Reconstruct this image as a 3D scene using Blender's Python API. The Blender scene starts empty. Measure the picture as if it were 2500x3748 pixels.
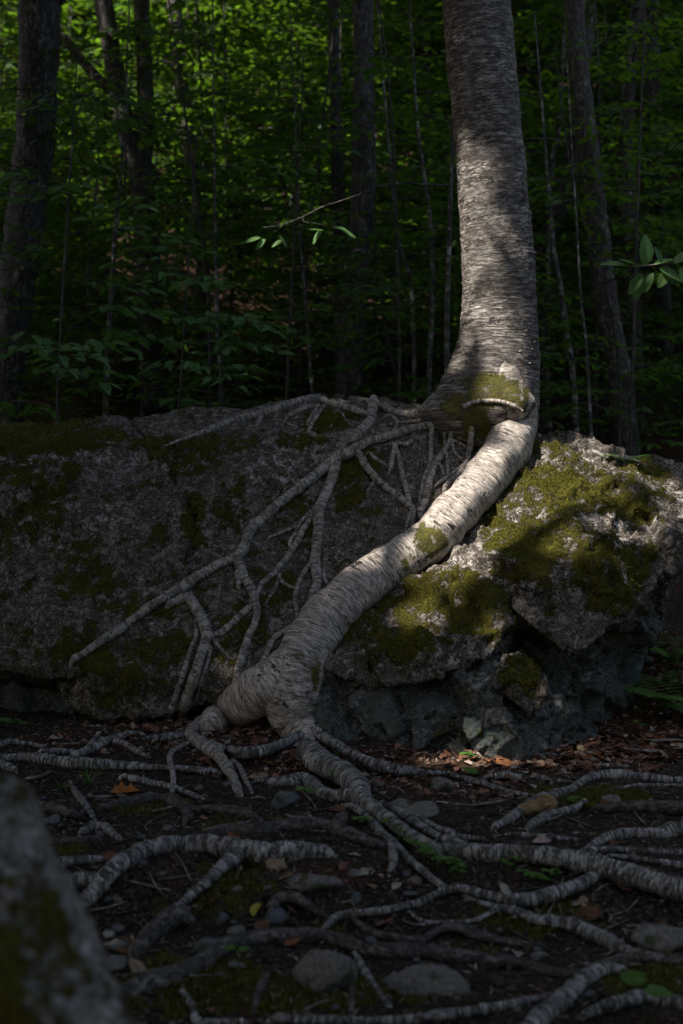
import bpy, bmesh, math, random, time
import numpy as np
from mathutils import Vector, Matrix
from mathutils.bvhtree import BVHTree
T0 = time.time()
random.seed(7); rng = np.random.default_rng(11)
scene = bpy.context.scene
COL = scene.collection
R = math.radians

# ------------------------------------------------------------------ camera, sky, sun
CAM = np.array([0.0, 0.0, 1.4]); PITCH = R(-1.5)
FPX = 3748 * 50 / 36                       # focal length in photograph pixels
cam_d = bpy.data.cameras.new('camera'); cam = bpy.data.objects.new('camera', cam_d); COL.objects.link(cam)
cam_d.lens = 50; cam_d.sensor_fit = 'VERTICAL'; cam_d.sensor_height = 36; cam_d.sensor_width = 36
cam.location = CAM; cam.rotation_euler = (R(90) + PITCH, 0, 0)
cam_d.clip_start = 0.05; cam_d.clip_end = 500
cam_d.dof.use_dof = True; cam_d.dof.focus_distance = 7.5; cam_d.dof.aperture_fstop = 2.2
scene.camera = cam

SUN_EL, SUN_AZ = R(53), R(-129)            # azimuth clockwise from +Y: from the left, a little from behind the camera
SUN = np.array([math.sin(SUN_AZ) * math.cos(SUN_EL), math.cos(SUN_AZ) * math.cos(SUN_EL), math.sin(SUN_EL)])
w = bpy.data.worlds.new('World'); scene.world = w; w.use_nodes = True
nt = w.node_tree; bg = nt.nodes['Background']
sky = nt.nodes.new('ShaderNodeTexSky'); sky.sky_type = 'NISHITA'; sky.sun_disc = False
sky.sun_elevation = SUN_EL; sky.sun_rotation = SUN_AZ; sky.air_density = 1.0; sky.dust_density = 4.0; sky.ozone_density = 0.6
nt.links.new(sky.outputs[0], bg.inputs[0]); bg.inputs[1].default_value = 0.122
sl = bpy.data.lights.new('sun', 'SUN'); sl.energy = 5.0; sl.angle = R(0.53); sl.color = (1.0, 0.93, 0.84)
so = bpy.data.objects.new('sun', sl); COL.objects.link(so)
so.rotation_euler = Vector(SUN).to_track_quat('Z', 'Y').to_euler(); so.location = (-6, -4, 14)
vs = scene.view_settings; vs.view_transform = 'Standard'; vs.look = 'None'; vs.gamma = 1; vs.exposure = 0.9
scene.cycles.use_denoising = True; scene.cycles.max_bounces = 5; scene.cycles.diffuse_bounces = 3; scene.cycles.adaptive_threshold = 0.02
scene.cycles.transmission_bounces = 3; scene.cycles.caustics_reflective = False; scene.cycles.caustics_refractive = False

# ------------------------------------------------------------------ pixels <-> world
CP, SP = math.cos(PITCH), math.sin(PITCH)
def ray(px, py):                           # photograph pixel -> unit direction
    x = (px - 1250) / FPX; y = -(py - 1874) / FPX
    d = np.array([x, CP - y * SP, SP + y * CP]); return d / np.linalg.norm(d)
def P(px, py, Y):                          # photograph pixel at world depth Y
    d = ray(px, py); return CAM + d * (Y / d[1])
def project(p):
    q = np.asarray(p) - CAM; a = q[..., 1] * CP + q[..., 2] * SP; b = -q[..., 1] * SP + q[..., 2] * CP
    a = np.maximum(a, 0.05)
    return 1250 + q[..., 0] / a * FPX, 1874 - b / a * FPX
DS = 2500 / 1568
def V(x0, y0, s): return lambda x, y: (x0 + x * s, y0 + y * s)
VD = V(0, 0, DS)
VA = V(500, 1400, 1000/1568); VB = V(1300, 1300, 800/1568); VC = V(200, 1900, 1100/1568); VR = V(1100, 1500, 1400/1568)
VE = V(0, 2550, 1000/1568); VF = V(800, 2550, 900/1568); VG = V(1500, 2550, 1000/1568)
VH = V(0, 3050, 1000/1568); VI = V(800, 3050, 900/1568); VJ = V(1500, 3050, 1000/1568)
SC = {VD: DS, VA: 1000/1568, VB: 800/1568, VC: 1100/1568, VR: 1400/1568, VE: 1000/1568, VF: 900/1568, VG: 1000/1568, VH: 1000/1568, VI: 900/1568, VJ: 1000/1568}

# ------------------------------------------------------------------ noise
_g = np.random.default_rng(3); PERM = _g.permutation(256).astype(np.int64); PERM = np.concatenate([PERM, PERM])
GR = _g.normal(size=(256, 3)); GR /= np.linalg.norm(GR, axis=1)[:, None]
def perlin(p):
    p = np.asarray(p, dtype=np.float64); i = np.floor(p).astype(np.int64); f = p - i; i &= 255
    u = f * f * f * (f * (f * 6 - 15) + 10)
    out = 0
    for dx in (0, 1):
        wx = u[:, 0] if dx else 1 - u[:, 0]
        for dy in (0, 1):
            wy = u[:, 1] if dy else 1 - u[:, 1]
            for dz in (0, 1):
                wz = u[:, 2] if dz else 1 - u[:, 2]
                h = PERM[PERM[PERM[(i[:, 0] + dx) & 255] + ((i[:, 1] + dy) & 255)] + ((i[:, 2] + dz) & 255)]
                g = GR[h]
                out = out + wx * wy * wz * ((f[:, 0] - dx) * g[:, 0] + (f[:, 1] - dy) * g[:, 1] + (f[:, 2] - dz) * g[:, 2])
    return out * 1.5
def fbm(p, octv=4, lac=2.1, gain=0.5):
    p = np.asarray(p, dtype=np.float64); a = 1.0; s = 0
    for k in range(octv):
        s = s + a * perlin(p + 17.3 * k); p = p * lac; a *= gain
    return s
def facets(p, seed=0, tilt=0.6):           # stepped, tilted chips like broken rock
    i = np.floor(p).astype(np.int64); best = np.full(len(p), 1e9); val = np.zeros(len(p))
    for dx in (-1, 0, 1):
        for dy in (-1, 0, 1):
            for dz in (-1, 0, 1):
                c = i + (dx, dy, dz); cc = (c + seed * 31) & 255
                h = PERM[PERM[PERM[cc[:, 0]] + cc[:, 1]] + cc[:, 2]]
                q = c + 0.5 + GR[h] * 0.45; d = p - q; dd = (d * d).sum(1)
                v = GR[(h * 7 + 5) & 255][:, 0] + (d * GR[(h * 13 + 1) & 255]).sum(1) * tilt
                m = dd < best; best[m] = dd[m]; val[m] = v[m]
    return val
def sstep(a, b, x):
    t = np.clip((x - a) / (b - a), 0, 1); return t * t * (3 - 2 * t)
def blobs(px, py, bl):                     # painted patches: (cx, cy, rx, ry, weight) in the 1568-wide view
    v = np.zeros(len(px)); x = px / DS; y = py / DS
    for cx, cy, rx, ry, wt in bl:
        d = np.sqrt(((x - cx) / rx) ** 2 + ((y - cy) / ry) ** 2); v = np.maximum(v, wt * (1 - sstep(0.55, 1.35, d)))
    return v

# ------------------------------------------------------------------ object helpers
def link(o, parent=None):
    COL.objects.link(o)
    if parent is not None: o.parent = parent
    return o
def tag(o, label, cat, group=None, kind=None):
    if label: o['label'] = label
    if cat: o['category'] = cat
    if group: o['group'] = group
    if kind: o['kind'] = kind
    return o
def empty(name, loc=(0, 0, 0)):
    o = bpy.data.objects.new(name, None); o.empty_display_size = 0.1; o.location = loc; COL.objects.link(o); return o
def npmesh(name, verts, faces, mat=None, smooth=True, attrs=None):
    verts = np.asarray(verts, dtype=np.float32); faces = np.asarray(faces, dtype=np.int32)
    m = bpy.data.meshes.new(name); n = len(faces); k = faces.shape[1] if n else 3
    m.vertices.add(len(verts)); m.vertices.foreach_set('co', verts.ravel())
    m.loops.add(n * k); m.loops.foreach_set('vertex_index', faces.ravel())
    m.polygons.add(n); m.polygons.foreach_set('loop_start', np.arange(0, n * k, k, dtype=np.int32))
    try: m.polygons.foreach_set('loop_total', np.full(n, k, dtype=np.int32))
    except Exception: pass
    m.update(calc_edges=True); m.validate()
    m.polygons.foreach_set('use_smooth', np.full(len(m.polygons), smooth))
    for a, (ty, arr) in (attrs or {}).items():
        at = m.attributes.new(a, ty, 'POINT'); at.data.foreach_set('vector' if ty == 'FLOAT_VECTOR' else 'value', np.asarray(arr, dtype=np.float32).ravel())
    if mat: m.materials.append(mat)
    return m
def mobj(name, mesh, parent=None, origin=None):
    """link a mesh given in world coordinates; origin moves its pivot to the base"""
    o = bpy.data.objects.new(name, mesh)
    if parent is not None:
        COL.objects.link(o); o.parent = parent; pl = parent.location
        if pl.length > 0: o.location = -pl
    else:
        COL.objects.link(o)
        if origin is not None:
            mesh.transform(Matrix.Translation(-Vector(origin))); o.location = origin
    return o
def coords(m):
    a = np.empty(len(m.vertices) * 3, dtype=np.float32); m.vertices.foreach_get('co', a); return a.reshape(-1, 3).astype(np.float64)
def vnormals(m):
    a = np.empty(len(m.vertices) * 3, dtype=np.float32); m.vertex_normals.foreach_get('vector', a); return a.reshape(-1, 3).astype(np.float64)

# ------------------------------------------------------------------ materials
class MB:
    def __init__(s, name):
        s.m = bpy.data.materials.new(name); s.m.use_nodes = True; s.t = s.m.node_tree; s.n = s.t.nodes; s.l = s.t.links
        s.b = s.n['Principled BSDF']; s.out = s.n['Material Output']
        s.b.inputs['Specular IOR Level'].default_value = 0.12
    def node(s, ty, **kw):
        n = s.n.new(ty)
        for k, v in kw.items(): setattr(n, k, v)
        return n
    def put(s, sock, v):
        if hasattr(v, 'is_linked'): s.l.new(v, sock)
        else: sock.default_value = v
    def attr(s, name, out='Fac'):
        n = s.node('ShaderNodeAttribute'); n.attribute_name = name; return n.outputs[out]
    def pos(s): return s.node('ShaderNodeNewGeometry').outputs['Position']
    def mapping(s, v, scale):
        n = s.node('ShaderNodeMapping'); s.l.new(v, n.inputs[0]); n.inputs['Scale'].default_value = scale; return n.outputs[0]
    def noise(s, v, scale, detail=4, rough=0.55, dist=0.0):
        n = s.node('ShaderNodeTexNoise'); s.l.new(v, n.inputs['Vector']); n.inputs['Scale'].default_value = scale
        n.inputs['Detail'].default_value = detail; n.inputs['Roughness'].default_value = rough; n.inputs['Distortion'].default_value = dist
        return n.outputs[0]
    def vor(s, v, scale, feature='F1', out='Distance'):
        n = s.node('ShaderNodeTexVoronoi', feature=feature); s.l.new(v, n.inputs['Vector']); n.inputs['Scale'].default_value = scale; return n.outputs[out]
    def ramp(s, f, stops, interp='LINEAR'):
        n = s.node('ShaderNodeValToRGB'); e = n.color_ramp.elements; n.color_ramp.interpolation = interp
        while len(e) < len(stops): e.new(0.5)
        for el, (p, c) in zip(e, stops):
            el.position = p; el.color = (*c, 1) if isinstance(c, tuple) else (c, c, c, 1)
        s.l.new(f, n.inputs[0]); return n.outputs[0]
    def mix(s, f, a, b, mode='MIX'):
        n = s.node('ShaderNodeMix', data_type='RGBA', blend_type=mode)
        s.put(n.inputs[0], f)
        for i, v in ((6, a), (7, b)):
            if isinstance(v, tuple): v = (*v, 1)
            s.put(n.inputs[i], v)
        return n.outputs[2]
    def math(s, op, a, b=0.0, c=None):
        n = s.node('ShaderNodeMath', operation=op); s.put(n.inputs[0], a); s.put(n.inputs[1], b)
        if c is not None: s.put(n.inputs[2], c)
        return n.outputs[0]
    def bump(s, h, strength, dist, prev=None):
        n = s.node('ShaderNodeBump'); n.inputs['Strength'].default_value = strength; n.inputs['Distance'].default_value = dist
        s.l.new(h, n.inputs['Height'])
        if prev is not None: s.l.new(prev, n.inputs['Normal'])
        return n.outputs[0]
    def done(s, color, rough=0.85, normal=None):
        s.put(s.b.inputs['Base Color'], (*color, 1) if isinstance(color, tuple) else color); s.put(s.b.inputs['Roughness'], rough)
        if normal is not None: s.l.new(normal, s.b.inputs['Normal'])
        return s.m

MOSS_A, MOSS_B, MOSS_C = (0.016, 0.018, 0.004), (0.095, 0.098, 0.011), (0.24, 0.215, 0.025)
def moss_color(s, pos):
    n1 = s.noise(pos, 9, 3); n2 = s.noise(pos, 110, 3, 0.7)
    base = s.mix(s.ramp(n1, [(0.35, 0.0), (0.7, 1.0)]), (0.060, 0.045, 0.014), MOSS_B)
    return s.mix(s.ramp(n2, [(0.36, 0.0), (0.66, 1.0)]), s.mix(0.7, base, MOSS_A), s.mix(0.45, base, MOSS_C)), n2

def rock_mat(name, dark, mid, light, teal=0.0):
    s = MB(name); p = s.pos()
    grain = s.noise(p, 30, 6, 0.78, 0.4); big = s.noise(p, 3.2, 4, 0.6); fine = s.noise(p, 120, 4, 0.75)
    c = s.ramp(grain, [(0.36, dark), (0.47, mid), (0.535, mid), (0.61, light)])
    c = s.mix(s.ramp(big, [(0.38, 0.0), (0.66, 0.6)]), c, s.mix(0.45, dark, mid))
    c = s.mix(s.math('MULTIPLY', s.ramp(fine, [(0.53, 0.0), (0.60, 1.0)]), 0.4), c, light)
    c = s.mix(s.math('MULTIPLY', s.ramp(fine, [(0.39, 1.0), (0.47, 0.0)]), 0.75), c, dark)
    # lichen: pale crusts, sharply edged
    ln = s.noise(p, 17, 6, 0.78, 0.8); lb = s.noise(p, 2.1, 2)
    lm = s.math('MULTIPLY', s.ramp(ln, [(0.53, 0.0), (0.565, 1.0)]), s.ramp(lb, [(0.38, 0.2), (0.58, 1.0)]))
    lm = s.math('MULTIPLY', lm, s.math('MULTIPLY', 0.85, s.math('ADD', 0.42, s.attr('lichen'))))
    c = s.mix(lm, c, s.mix(s.ramp(s.noise(p, 90, 3), [(0.38, 0.0), (0.6, 1.0)]), (0.26, 0.235, 0.215), (0.62, 0.565, 0.53)))
    if teal: c = s.mix(s.math('MULTIPLY', s.ramp(s.noise(p, 7, 5, 0.65), [(0.44, 0.0), (0.60, 1.0)]), teal), c, s.mix(fine, (0.04, 0.062, 0.055), (0.16, 0.215, 0.195)))
    mc, mn = moss_color(s, p); mo = s.attr('moss')
    nz = s.math('ADD', s.math('MULTIPLY', s.math('SUBTRACT', s.noise(p, 38, 5, 0.75), 0.5), 1.5), s.math('MULTIPLY', s.math('SUBTRACT', s.noise(p, 10, 3, 0.6), 0.5), 1.0))
    edge = s.ramp(s.math('ADD', mo, nz), [(0.40, 0.0), (0.58, 1.0)])
    c = s.mix(edge, c, mc)
    h = s.math('ADD', s.math('MULTIPLY', grain, 1.0), s.math('MULTIPLY', fine, 0.45))
    h = s.math('ADD', h, s.math('MULTIPLY', s.math('MULTIPLY', mn, edge), 1.6))
    return s.done(c, 0.92, s.bump(h, 1.0, 0.016))
M_ROCK = rock_mat('granite', (0.017, 0.014, 0.010), (0.094, 0.080, 0.063), (0.42, 0.37, 0.315))
M_NEAR = rock_mat('near_granite', (0.05, 0.043, 0.036), (0.26, 0.23, 0.20), (0.62, 0.56, 0.50))
M_ROCK2 = rock_mat('granite_broken', (0.018, 0.018, 0.017), (0.080, 0.080, 0.073), (0.30, 0.29, 0.27), 0.6)

def bark_mat(name, dark, light, white, ring=70.0, around=7.0, scars=0.5, pale=0.5, flake=0.5, cut=0.5, blotch=0.0):
    s = MB(name); b = s.attr('bark', 'Vector'); p = s.pos()
    wob = s.node('ShaderNodeVectorMath', operation='ADD'); s.l.new(b, wob.inputs[0])
    wn = s.node('ShaderNodeVectorMath', operation='SCALE'); nz3 = s.node('ShaderNodeTexNoise'); s.l.new(p, nz3.inputs[0]); nz3.inputs['Scale'].default_value = 16; nz3.inputs['Detail'].default_value = 3
    s.l.new(nz3.outputs[1], wn.inputs[0]); wn.inputs['Scale'].default_value = 0.016; s.l.new(wn.outputs[0], wob.inputs[1]); b = wob.outputs[0]
    st = s.noise(s.mapping(b, (around, around, ring)), 1.0, 5, 0.72, 0.2)          # streaks running round the limb
    st2 = s.noise(s.mapping(b, (around * 2.2, around * 2.2, ring * 2.3)), 1.0, 4, 0.75)
    big = s.noise(p, 6, 5, 0.65); med = s.noise(p, 34, 4, 0.7)
    c = s.ramp(st, [(cut - 0.10, dark), (cut - 0.015, light), (cut + 0.03, light), (cut + 0.10, white)])
    c = s.mix(s.math('MULTIPLY', s.ramp(st2, [(0.41, 1.0), (0.475, 0.0)]), 0.85), c, dark)
    c = s.mix(s.math('MULTIPLY', s.ramp(st2, [(0.55, 0.0), (0.61, 1.0)]), 0.6), c, white)
    c = s.mix(s.math('MULTIPLY', s.ramp(big, [(0.44, 0.0), (0.60, 1.0)]), 1 - pale), c, s.mix(st2, dark, light))
    c = s.mix(s.math('MULTIPLY', s.ramp(med, [(0.36, 1.0), (0.46, 0.0)]), 0.5), c, dark)
    if blotch:
        bl = s.noise(s.mapping(b, (14, 14, 42)), 1.0, 4, 0.7)
        c = s.mix(s.math('MULTIPLY', s.ramp(bl, [(0.52, 0.0), (0.60, 1.0)]), blotch), c, s.mix(st2, light, white))
        c = s.mix(s.math('MULTIPLY', s.ramp(bl, [(0.38, 1.0), (0.46, 0.0)]), blotch), c, s.mix(st2, dark, light))
    sc = s.noise(s.mapping(b, (around * 0.75, around * 0.75, ring * 0.19)), 1.0, 5, 0.7, 0.9)
    c = s.mix(s.math('MULTIPLY', s.ramp(sc, [(0.595, 0.0), (0.62, 1.0)]), scars), c, (0.014, 0.011, 0.010))
    c = s.mix(s.math('MULTIPLY', s.ramp(s.noise(p, 13, 5, 0.7), [(0.58, 0.0), (0.64, 1.0)]), 0.4), c, s.mix(med, (0.06, 0.07, 0.058), (0.20, 0.22, 0.19)))
    mc, mn = moss_color(s, p); mo = s.attr('moss')
    edge = s.ramp(s.math('ADD', mo, s.math('MULTIPLY', s.math('SUBTRACT', s.noise(p, 34, 5, 0.75), 0.5), 1.9)), [(0.46, 0.0), (0.62, 1.0)])
    c = s.mix(edge, c, mc)
    h = s.math('ADD', s.math('ADD', st, s.math('MULTIPLY', st2, 0.7)), s.math('MULTIPLY', s.math('MULTIPLY', mn, edge), 1.5))
    h = s.math('ADD', h, s.math('MULTIPLY', med, 0.5))
    s.b.inputs['Specular IOR Level'].default_value = 0.3
    return s.done(c, 0.62, s.bump(h, 0.8 * flake + 0.3, 0.007))
M_BIRCH = bark_mat('birch_bark', (0.022, 0.018, 0.016), (0.115, 0.097, 0.083), (0.62, 0.57, 0.52), 80, 10, 0.9, 0.3, 0.9, 0.515, 0.45)
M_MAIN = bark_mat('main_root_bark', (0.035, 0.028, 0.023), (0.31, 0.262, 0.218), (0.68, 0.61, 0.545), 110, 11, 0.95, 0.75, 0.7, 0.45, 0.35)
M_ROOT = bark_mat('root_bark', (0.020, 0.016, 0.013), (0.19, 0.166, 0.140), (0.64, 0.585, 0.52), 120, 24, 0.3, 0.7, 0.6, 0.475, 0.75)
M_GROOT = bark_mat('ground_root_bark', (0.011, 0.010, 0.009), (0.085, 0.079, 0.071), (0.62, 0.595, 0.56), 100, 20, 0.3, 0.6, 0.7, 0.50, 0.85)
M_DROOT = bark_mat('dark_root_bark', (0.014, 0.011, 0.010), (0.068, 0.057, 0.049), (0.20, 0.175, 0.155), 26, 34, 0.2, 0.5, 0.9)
M_TRUNK = bark_mat('forest_bark', (0.010, 0.008, 0.007), (0.048, 0.041, 0.036), (0.24, 0.22, 0.20), 9, 26, 0.2, 0.4, 0.9, 0.53)
M_TWIG = bark_mat('twig_bark', (0.015, 0.012, 0.010), (0.045, 0.038, 0.032), (0.10, 0.09, 0.08), 9, 30, 0.2, 0.45, 0.5)
M_WHITE = bark_mat('paper_birch_bark', (0.02, 0.018, 0.016), (0.10, 0.092, 0.085), (0.55, 0.52, 0.49), 9, 8, 0.6, 0.4, 0.5, 0.55)
M_STICK = bark_mat('dead_wood', (0.06, 0.05, 0.04), (0.20, 0.172, 0.145), (0.45, 0.41, 0.36), 12, 40, 0.1, 0.6, 0.5)

def leaf_mat(name, ca, cb, trans, tcol):
    s = MB(name); t = s.attr('tint')
    c = s.mix(t, ca, cb)
    s.done(c, 0.5); s.b.inputs['Specular IOR Level'].default_value = 0.4
    tr = s.node('ShaderNodeBsdfTranslucent'); s.put(tr.inputs[0], s.mix(t, tcol, tuple(min(1, x * 1.5) for x in tcol)))
    mx = s.node('ShaderNodeMixShader'); mx.inputs[0].default_value = trans
    s.l.new(s.b.outputs[0], mx.inputs[1]); s.l.new(tr.outputs[0], mx.inputs[2]); s.l.new(mx.outputs[0], s.out.inputs[0])
    return s.m
M_LEAF = leaf_mat('green_leaf', (0.023, 0.066, 0.013), (0.060, 0.125, 0.020), 0.46, (0.11, 0.225, 0.012))
M_LEAFN = leaf_mat('beech_leaf', (0.075, 0.165, 0.055), (0.12, 0.215, 0.07), 0.35, (0.13, 0.28, 0.04))
M_PLANT = leaf_mat('ground_plant_leaf', (0.055, 0.130, 0.020), (0.090, 0.190, 0.030), 0.3, (0.12, 0.27, 0.03))
M_CANOPY = leaf_mat('canopy_leaf', (0.030, 0.075, 0.016), (0.055, 0.115, 0.022), 0.22, (0.05, 0.13, 0.012))
M_MOSS = leaf_mat('moss_tuft', (0.040, 0.044, 0.007), (0.20, 0.185, 0.022), 0.25, (0.12, 0.14, 0.012))
def litter_mat(name, a, b):
    s = MB(name); t = s.attr('tint'); p = s.pos()
    c = s.ramp(t, [(0.0, a), (0.55, b), (0.80, tuple(min(1, x * 1.6) for x in b)), (0.95, (0.36, 0.31, 0.25))])
    c = s.mix(s.ramp(s.noise(p, 90, 3), [(0.35, 0.55), (0.6, 0.0)]), c, (0.02, 0.015, 0.012))
    return s.done(c, 0.8)
M_LITTER = litter_mat('dead_leaf', (0.055, 0.030, 0.020), (0.185, 0.092, 0.060))
M_CHIP = litter_mat('bark_chip', (0.035, 0.026, 0.020), (0.16, 0.125, 0.098))
def plain_leaf(name, c, c2):
    s = MB(name); p = s.pos(); return s.done(s.mix(s.ramp(s.noise(p, 60, 4, 0.7), [(0.35, 0.0), (0.65, 1.0)]), c, c2), 0.7, s.bump(s.noise(p, 150, 2), 0.4, 0.004))
M_FALL = [plain_leaf('fallen_leaf_brown', (0.070, 0.034, 0.020), (0.15, 0.075, 0.045)), plain_leaf('fallen_leaf_russet', (0.13, 0.050, 0.022), (0.23, 0.10, 0.045)),
          plain_leaf('fallen_leaf_tan', (0.17, 0.115, 0.070), (0.30, 0.22, 0.15)), plain_leaf('fallen_leaf_pale', (0.22, 0.16, 0.14), (0.40, 0.31, 0.27))]
M_ORANGE = plain_leaf('fallen_leaf_orange', (0.22, 0.075, 0.020), (0.34, 0.13, 0.04))
M_YELLOW = plain_leaf('fallen_leaf_yellow', (0.23, 0.20, 0.03), (0.32, 0.28, 0.05))

def ground_mat():
    s = MB('forest_soil'); p = s.pos()
    n1 = s.noise(p, 5, 5, 0.65); n2 = s.noise(p, 55, 5, 0.75); v = s.vor(p, 85)
    c = s.ramp(n2, [(0.40, (0.006, 0.005, 0.004)), (0.51, (0.034, 0.025, 0.018)), (0.63, (0.16, 0.125, 0.095))])
    c = s.mix(s.ramp(n1, [(0.4, 0.0), (0.65, 0.7)]), c, (0.030, 0.022, 0.017))
    li = s.attr('litter'); c = s.mix(s.math('MULTIPLY', li, 0.7), c, s.mix(n2, (0.045, 0.020, 0.012), (0.15, 0.068, 0.042)))
    mc, mn = moss_color(s, p); mc = s.mix(0.35, mc, (0.022, 0.034, 0.006)); mo = s.attr('moss')
    edge = s.ramp(s.math('ADD', mo, s.math('MULTIPLY', s.math('SUBTRACT', s.noise(p, 24, 5, 0.7), 0.5), 1.3)), [(0.44, 0.0), (0.62, 1.0)])
    c = s.mix(edge, c, mc)
    h = s.math('ADD', n2, s.math('MULTIPLY', v, 0.6))
    return s.done(c, 0.95, s.bump(h, 1.0, 0.02))
M_GROUND = ground_mat()

# ------------------------------------------------------------------ ground
def ground_h(X, Y):
    X = np.asarray(X, dtype=np.float64); Y = np.asarray(Y, dtype=np.float64)
    d = np.maximum(Y - 7.6, 0); dd = np.minimum(d, 34)
    z = 0.16 * d + 0.012 * dd * dd + (d - dd) * 0.9
    q = np.stack([X * 0.9, Y * 0.9, np.zeros_like(X)], -1).reshape(-1, 3)
    n0 = perlin(q).reshape(X.shape); n1 = fbm(q * 2.6, 3).reshape(X.shape); n2 = fbm(q * 9, 2).reshape(X.shape)
    z = z - 0.15 * (1 - sstep(4.75, 5.25, Y + 0.18 * n0)) - 0.10 * (1 - sstep(3.4, 4.2, Y + 0.2 * n1))
    z = z + 0.11 * sstep(6.3, 7.3, Y) * (1 - sstep(0.1, 0.7, X)) * (1 - sstep(8, 10, Y))
    far = sstep(8, 14, Y)
    return z + 0.035 * n1 * (1 + 4 * far) + 0.010 * n2 + far * 0.35 * n0
def axis(a, b, step, lo, hi, grow=1.22):
    c = list(np.arange(a, b, step)); s = step
    while c[-1] < hi: s *= grow; c.append(c[-1] + min(s, 4))
    s = step; f = []; x = a
    while x > lo: s *= grow; x -= min(s, 4); f.append(x)
    return np.array(f[::-1] + c)
gx = axis(-1.9, 2.5, 0.021, -60, 60); gy = axis(3.3, 9.2, 0.021, -25, 95)
GX, GY = np.meshgrid(gx, gy); GZ = ground_h(GX, GY)
gv = np.stack([GX, GY, GZ], -1).reshape(-1, 3); nx = len(gx); ny = len(gy)
ii = np.arange(nx * ny).reshape(ny, nx); gf = np.stack([ii[:-1, :-1], ii[:-1, 1:], ii[1:, 1:], ii[1:, :-1]], -1).reshape(-1, 4)
gpx, gpy = project(gv)
GLIT = [(1200, 1725, 330, 55, 1), (1480, 1600, 190, 150, 0.9), (480, 1690, 160, 45, 1), (640, 1745, 220, 50, 0.9), (1050, 1800, 220, 45, 0.6), (300, 1690, 200, 40, 0.5), (760, 2010, 120, 25, 0.7)]
GMOSS = [(1330, 1830, 190, 40, 0.75), (330, 1845, 130, 30, 0.6), (600, 2010, 190, 50, 0.8), (480, 2080, 160, 50, 0.6), (720, 2150, 120, 45, 0.7), (420, 2260, 260, 90, 0.85), (1200, 2100, 190, 50, 0.7),
         (1480, 2240, 120, 60, 0.8), (560, 1885, 140, 35, 0.6), (930, 1890, 70, 40, 0.7), (180, 1960, 90, 30, 0.7), (1120, 2170, 150, 30, 0.5), (700, 2290, 220, 60, 0.7), (330, 1840, 120, 30, .6), (1000, 2290, 120, 40, 0.6)]
front = (gv[:, 1] > 2.5) & (gv[:, 1] < 10.5)
glit = np.where(front, blobs(gpx, gpy, GLIT), 0.55); gmoss = np.where(front, blobs(gpx, gpy, GMOSS) * 0.85, 0.3) + 0.40 * fbm(gv * 2.6 + 3, 3) + 0.22 * fbm(gv * 12, 2); glit = np.clip(glit + 0.4 * fbm(gv * 4, 3), 0, 1)
gmesh = npmesh('ground', gv, gf, M_GROUND, True, {'moss': ('FLOAT', gmoss), 'litter': ('FLOAT', glit)})
ground = mobj('ground', gmesh); ground['kind'] = 'structure'
BVH_G = BVHTree.FromPolygons(gv[:, :].tolist(), gf.tolist())
print('ground', len(gv), round(time.time() - T0, 1))

# ------------------------------------------------------------------ boulder: parts are the blocks between its cracks
RMOSS = [(60, 1350, 220, 150, 0.42), (330, 1300, 220, 110, 0.38), (620, 1180, 120, 120, 0.34), (90, 1000, 190, 55, 1.0), (60, 1085, 130, 55, 0.62), (470, 1022, 190, 26, 0.72), (420, 1062, 95, 38, 0.70), (446, 1190, 26, 80, 0.85), (300, 1500, 200, 55, 0.72), (230, 1575, 150, 60, 0.95),
         (560, 1450, 70, 90, 0.62), (640, 1350, 60, 60, 0.6), (790, 1110, 50, 70, 0.66), (830, 1060, 60, 40, 0.66), (700, 1240, 40, 90, 0.62), (750, 962, 70, 28, 0.85), (350, 1385, 120, 40, 0.55), (60, 1220, 90, 90, 0.45),
         (270, 1130, 60, 40, .4), (560, 1340, 60, 90, .5), (640, 1010, 120, 18, .6), (1070, 975, 90, 50, 1.05),
         (1215, 1180, 120, 190, 0.98), (1290, 1120, 110, 120, 0.85), (1430, 1120, 110, 80, 0.86), (1390, 1310, 110, 110, 0.84), (1040, 1365, 120, 60, 1.0), (920, 1440, 130, 85, 0.95), (1110, 1430, 65, 65, 0.95),
         (1195, 1545, 55, 60, 0.8), (1480, 1240, 60, 70, 0.6), (1300, 1250, 110, 80, 0.75), (850, 1490, 60, 50, .8), (160, 1650, 120, 40, .4), (1000, 1690, 80, 40, .35), (1180, 1680, 100, 50, .3)]
RLICH = [(120, 1060, 60, 25, 1.0), (40, 1075, 30, 25, 1), (520, 1100, 300, 100, 0.75), (300, 1080, 160, 60, 0.7), (150, 1180, 160, 80, 0.6), (700, 990, 60, 30, .9), (1330, 1050, 70, 50, 0.95), (1500, 1150, 80, 100, 1.2), (1080, 1330, 60, 60, 1.2), (1250, 1200, 160, 160, 0.8), (1400, 1200, 120, 120, 0.9),
         (1480, 1330, 60, 60, 0.9), (1330, 1380, 90, 60, 0.6), (1000, 1400, 40, 60, 0.7), (1130, 1550, 30, 40, 1.0), (1290, 1230, 60, 30, .8), (860, 1580, 90, 20, 0.7), (1040, 1510, 90, 25, 0.7), (380, 1450, 60, 40, .7), (1300, 1090, 50, 60, .8)]
dg = bpy.context.evaluated_depsgraph_get()
ROCK_V, ROCK_F, ROCK_N = [], [], []
boulder = empty('boulder', (0.1, 7.9, 0)); tag(boulder, 'massive mossy grey granite boulder with the birch growing on top of it', 'boulder')
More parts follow.
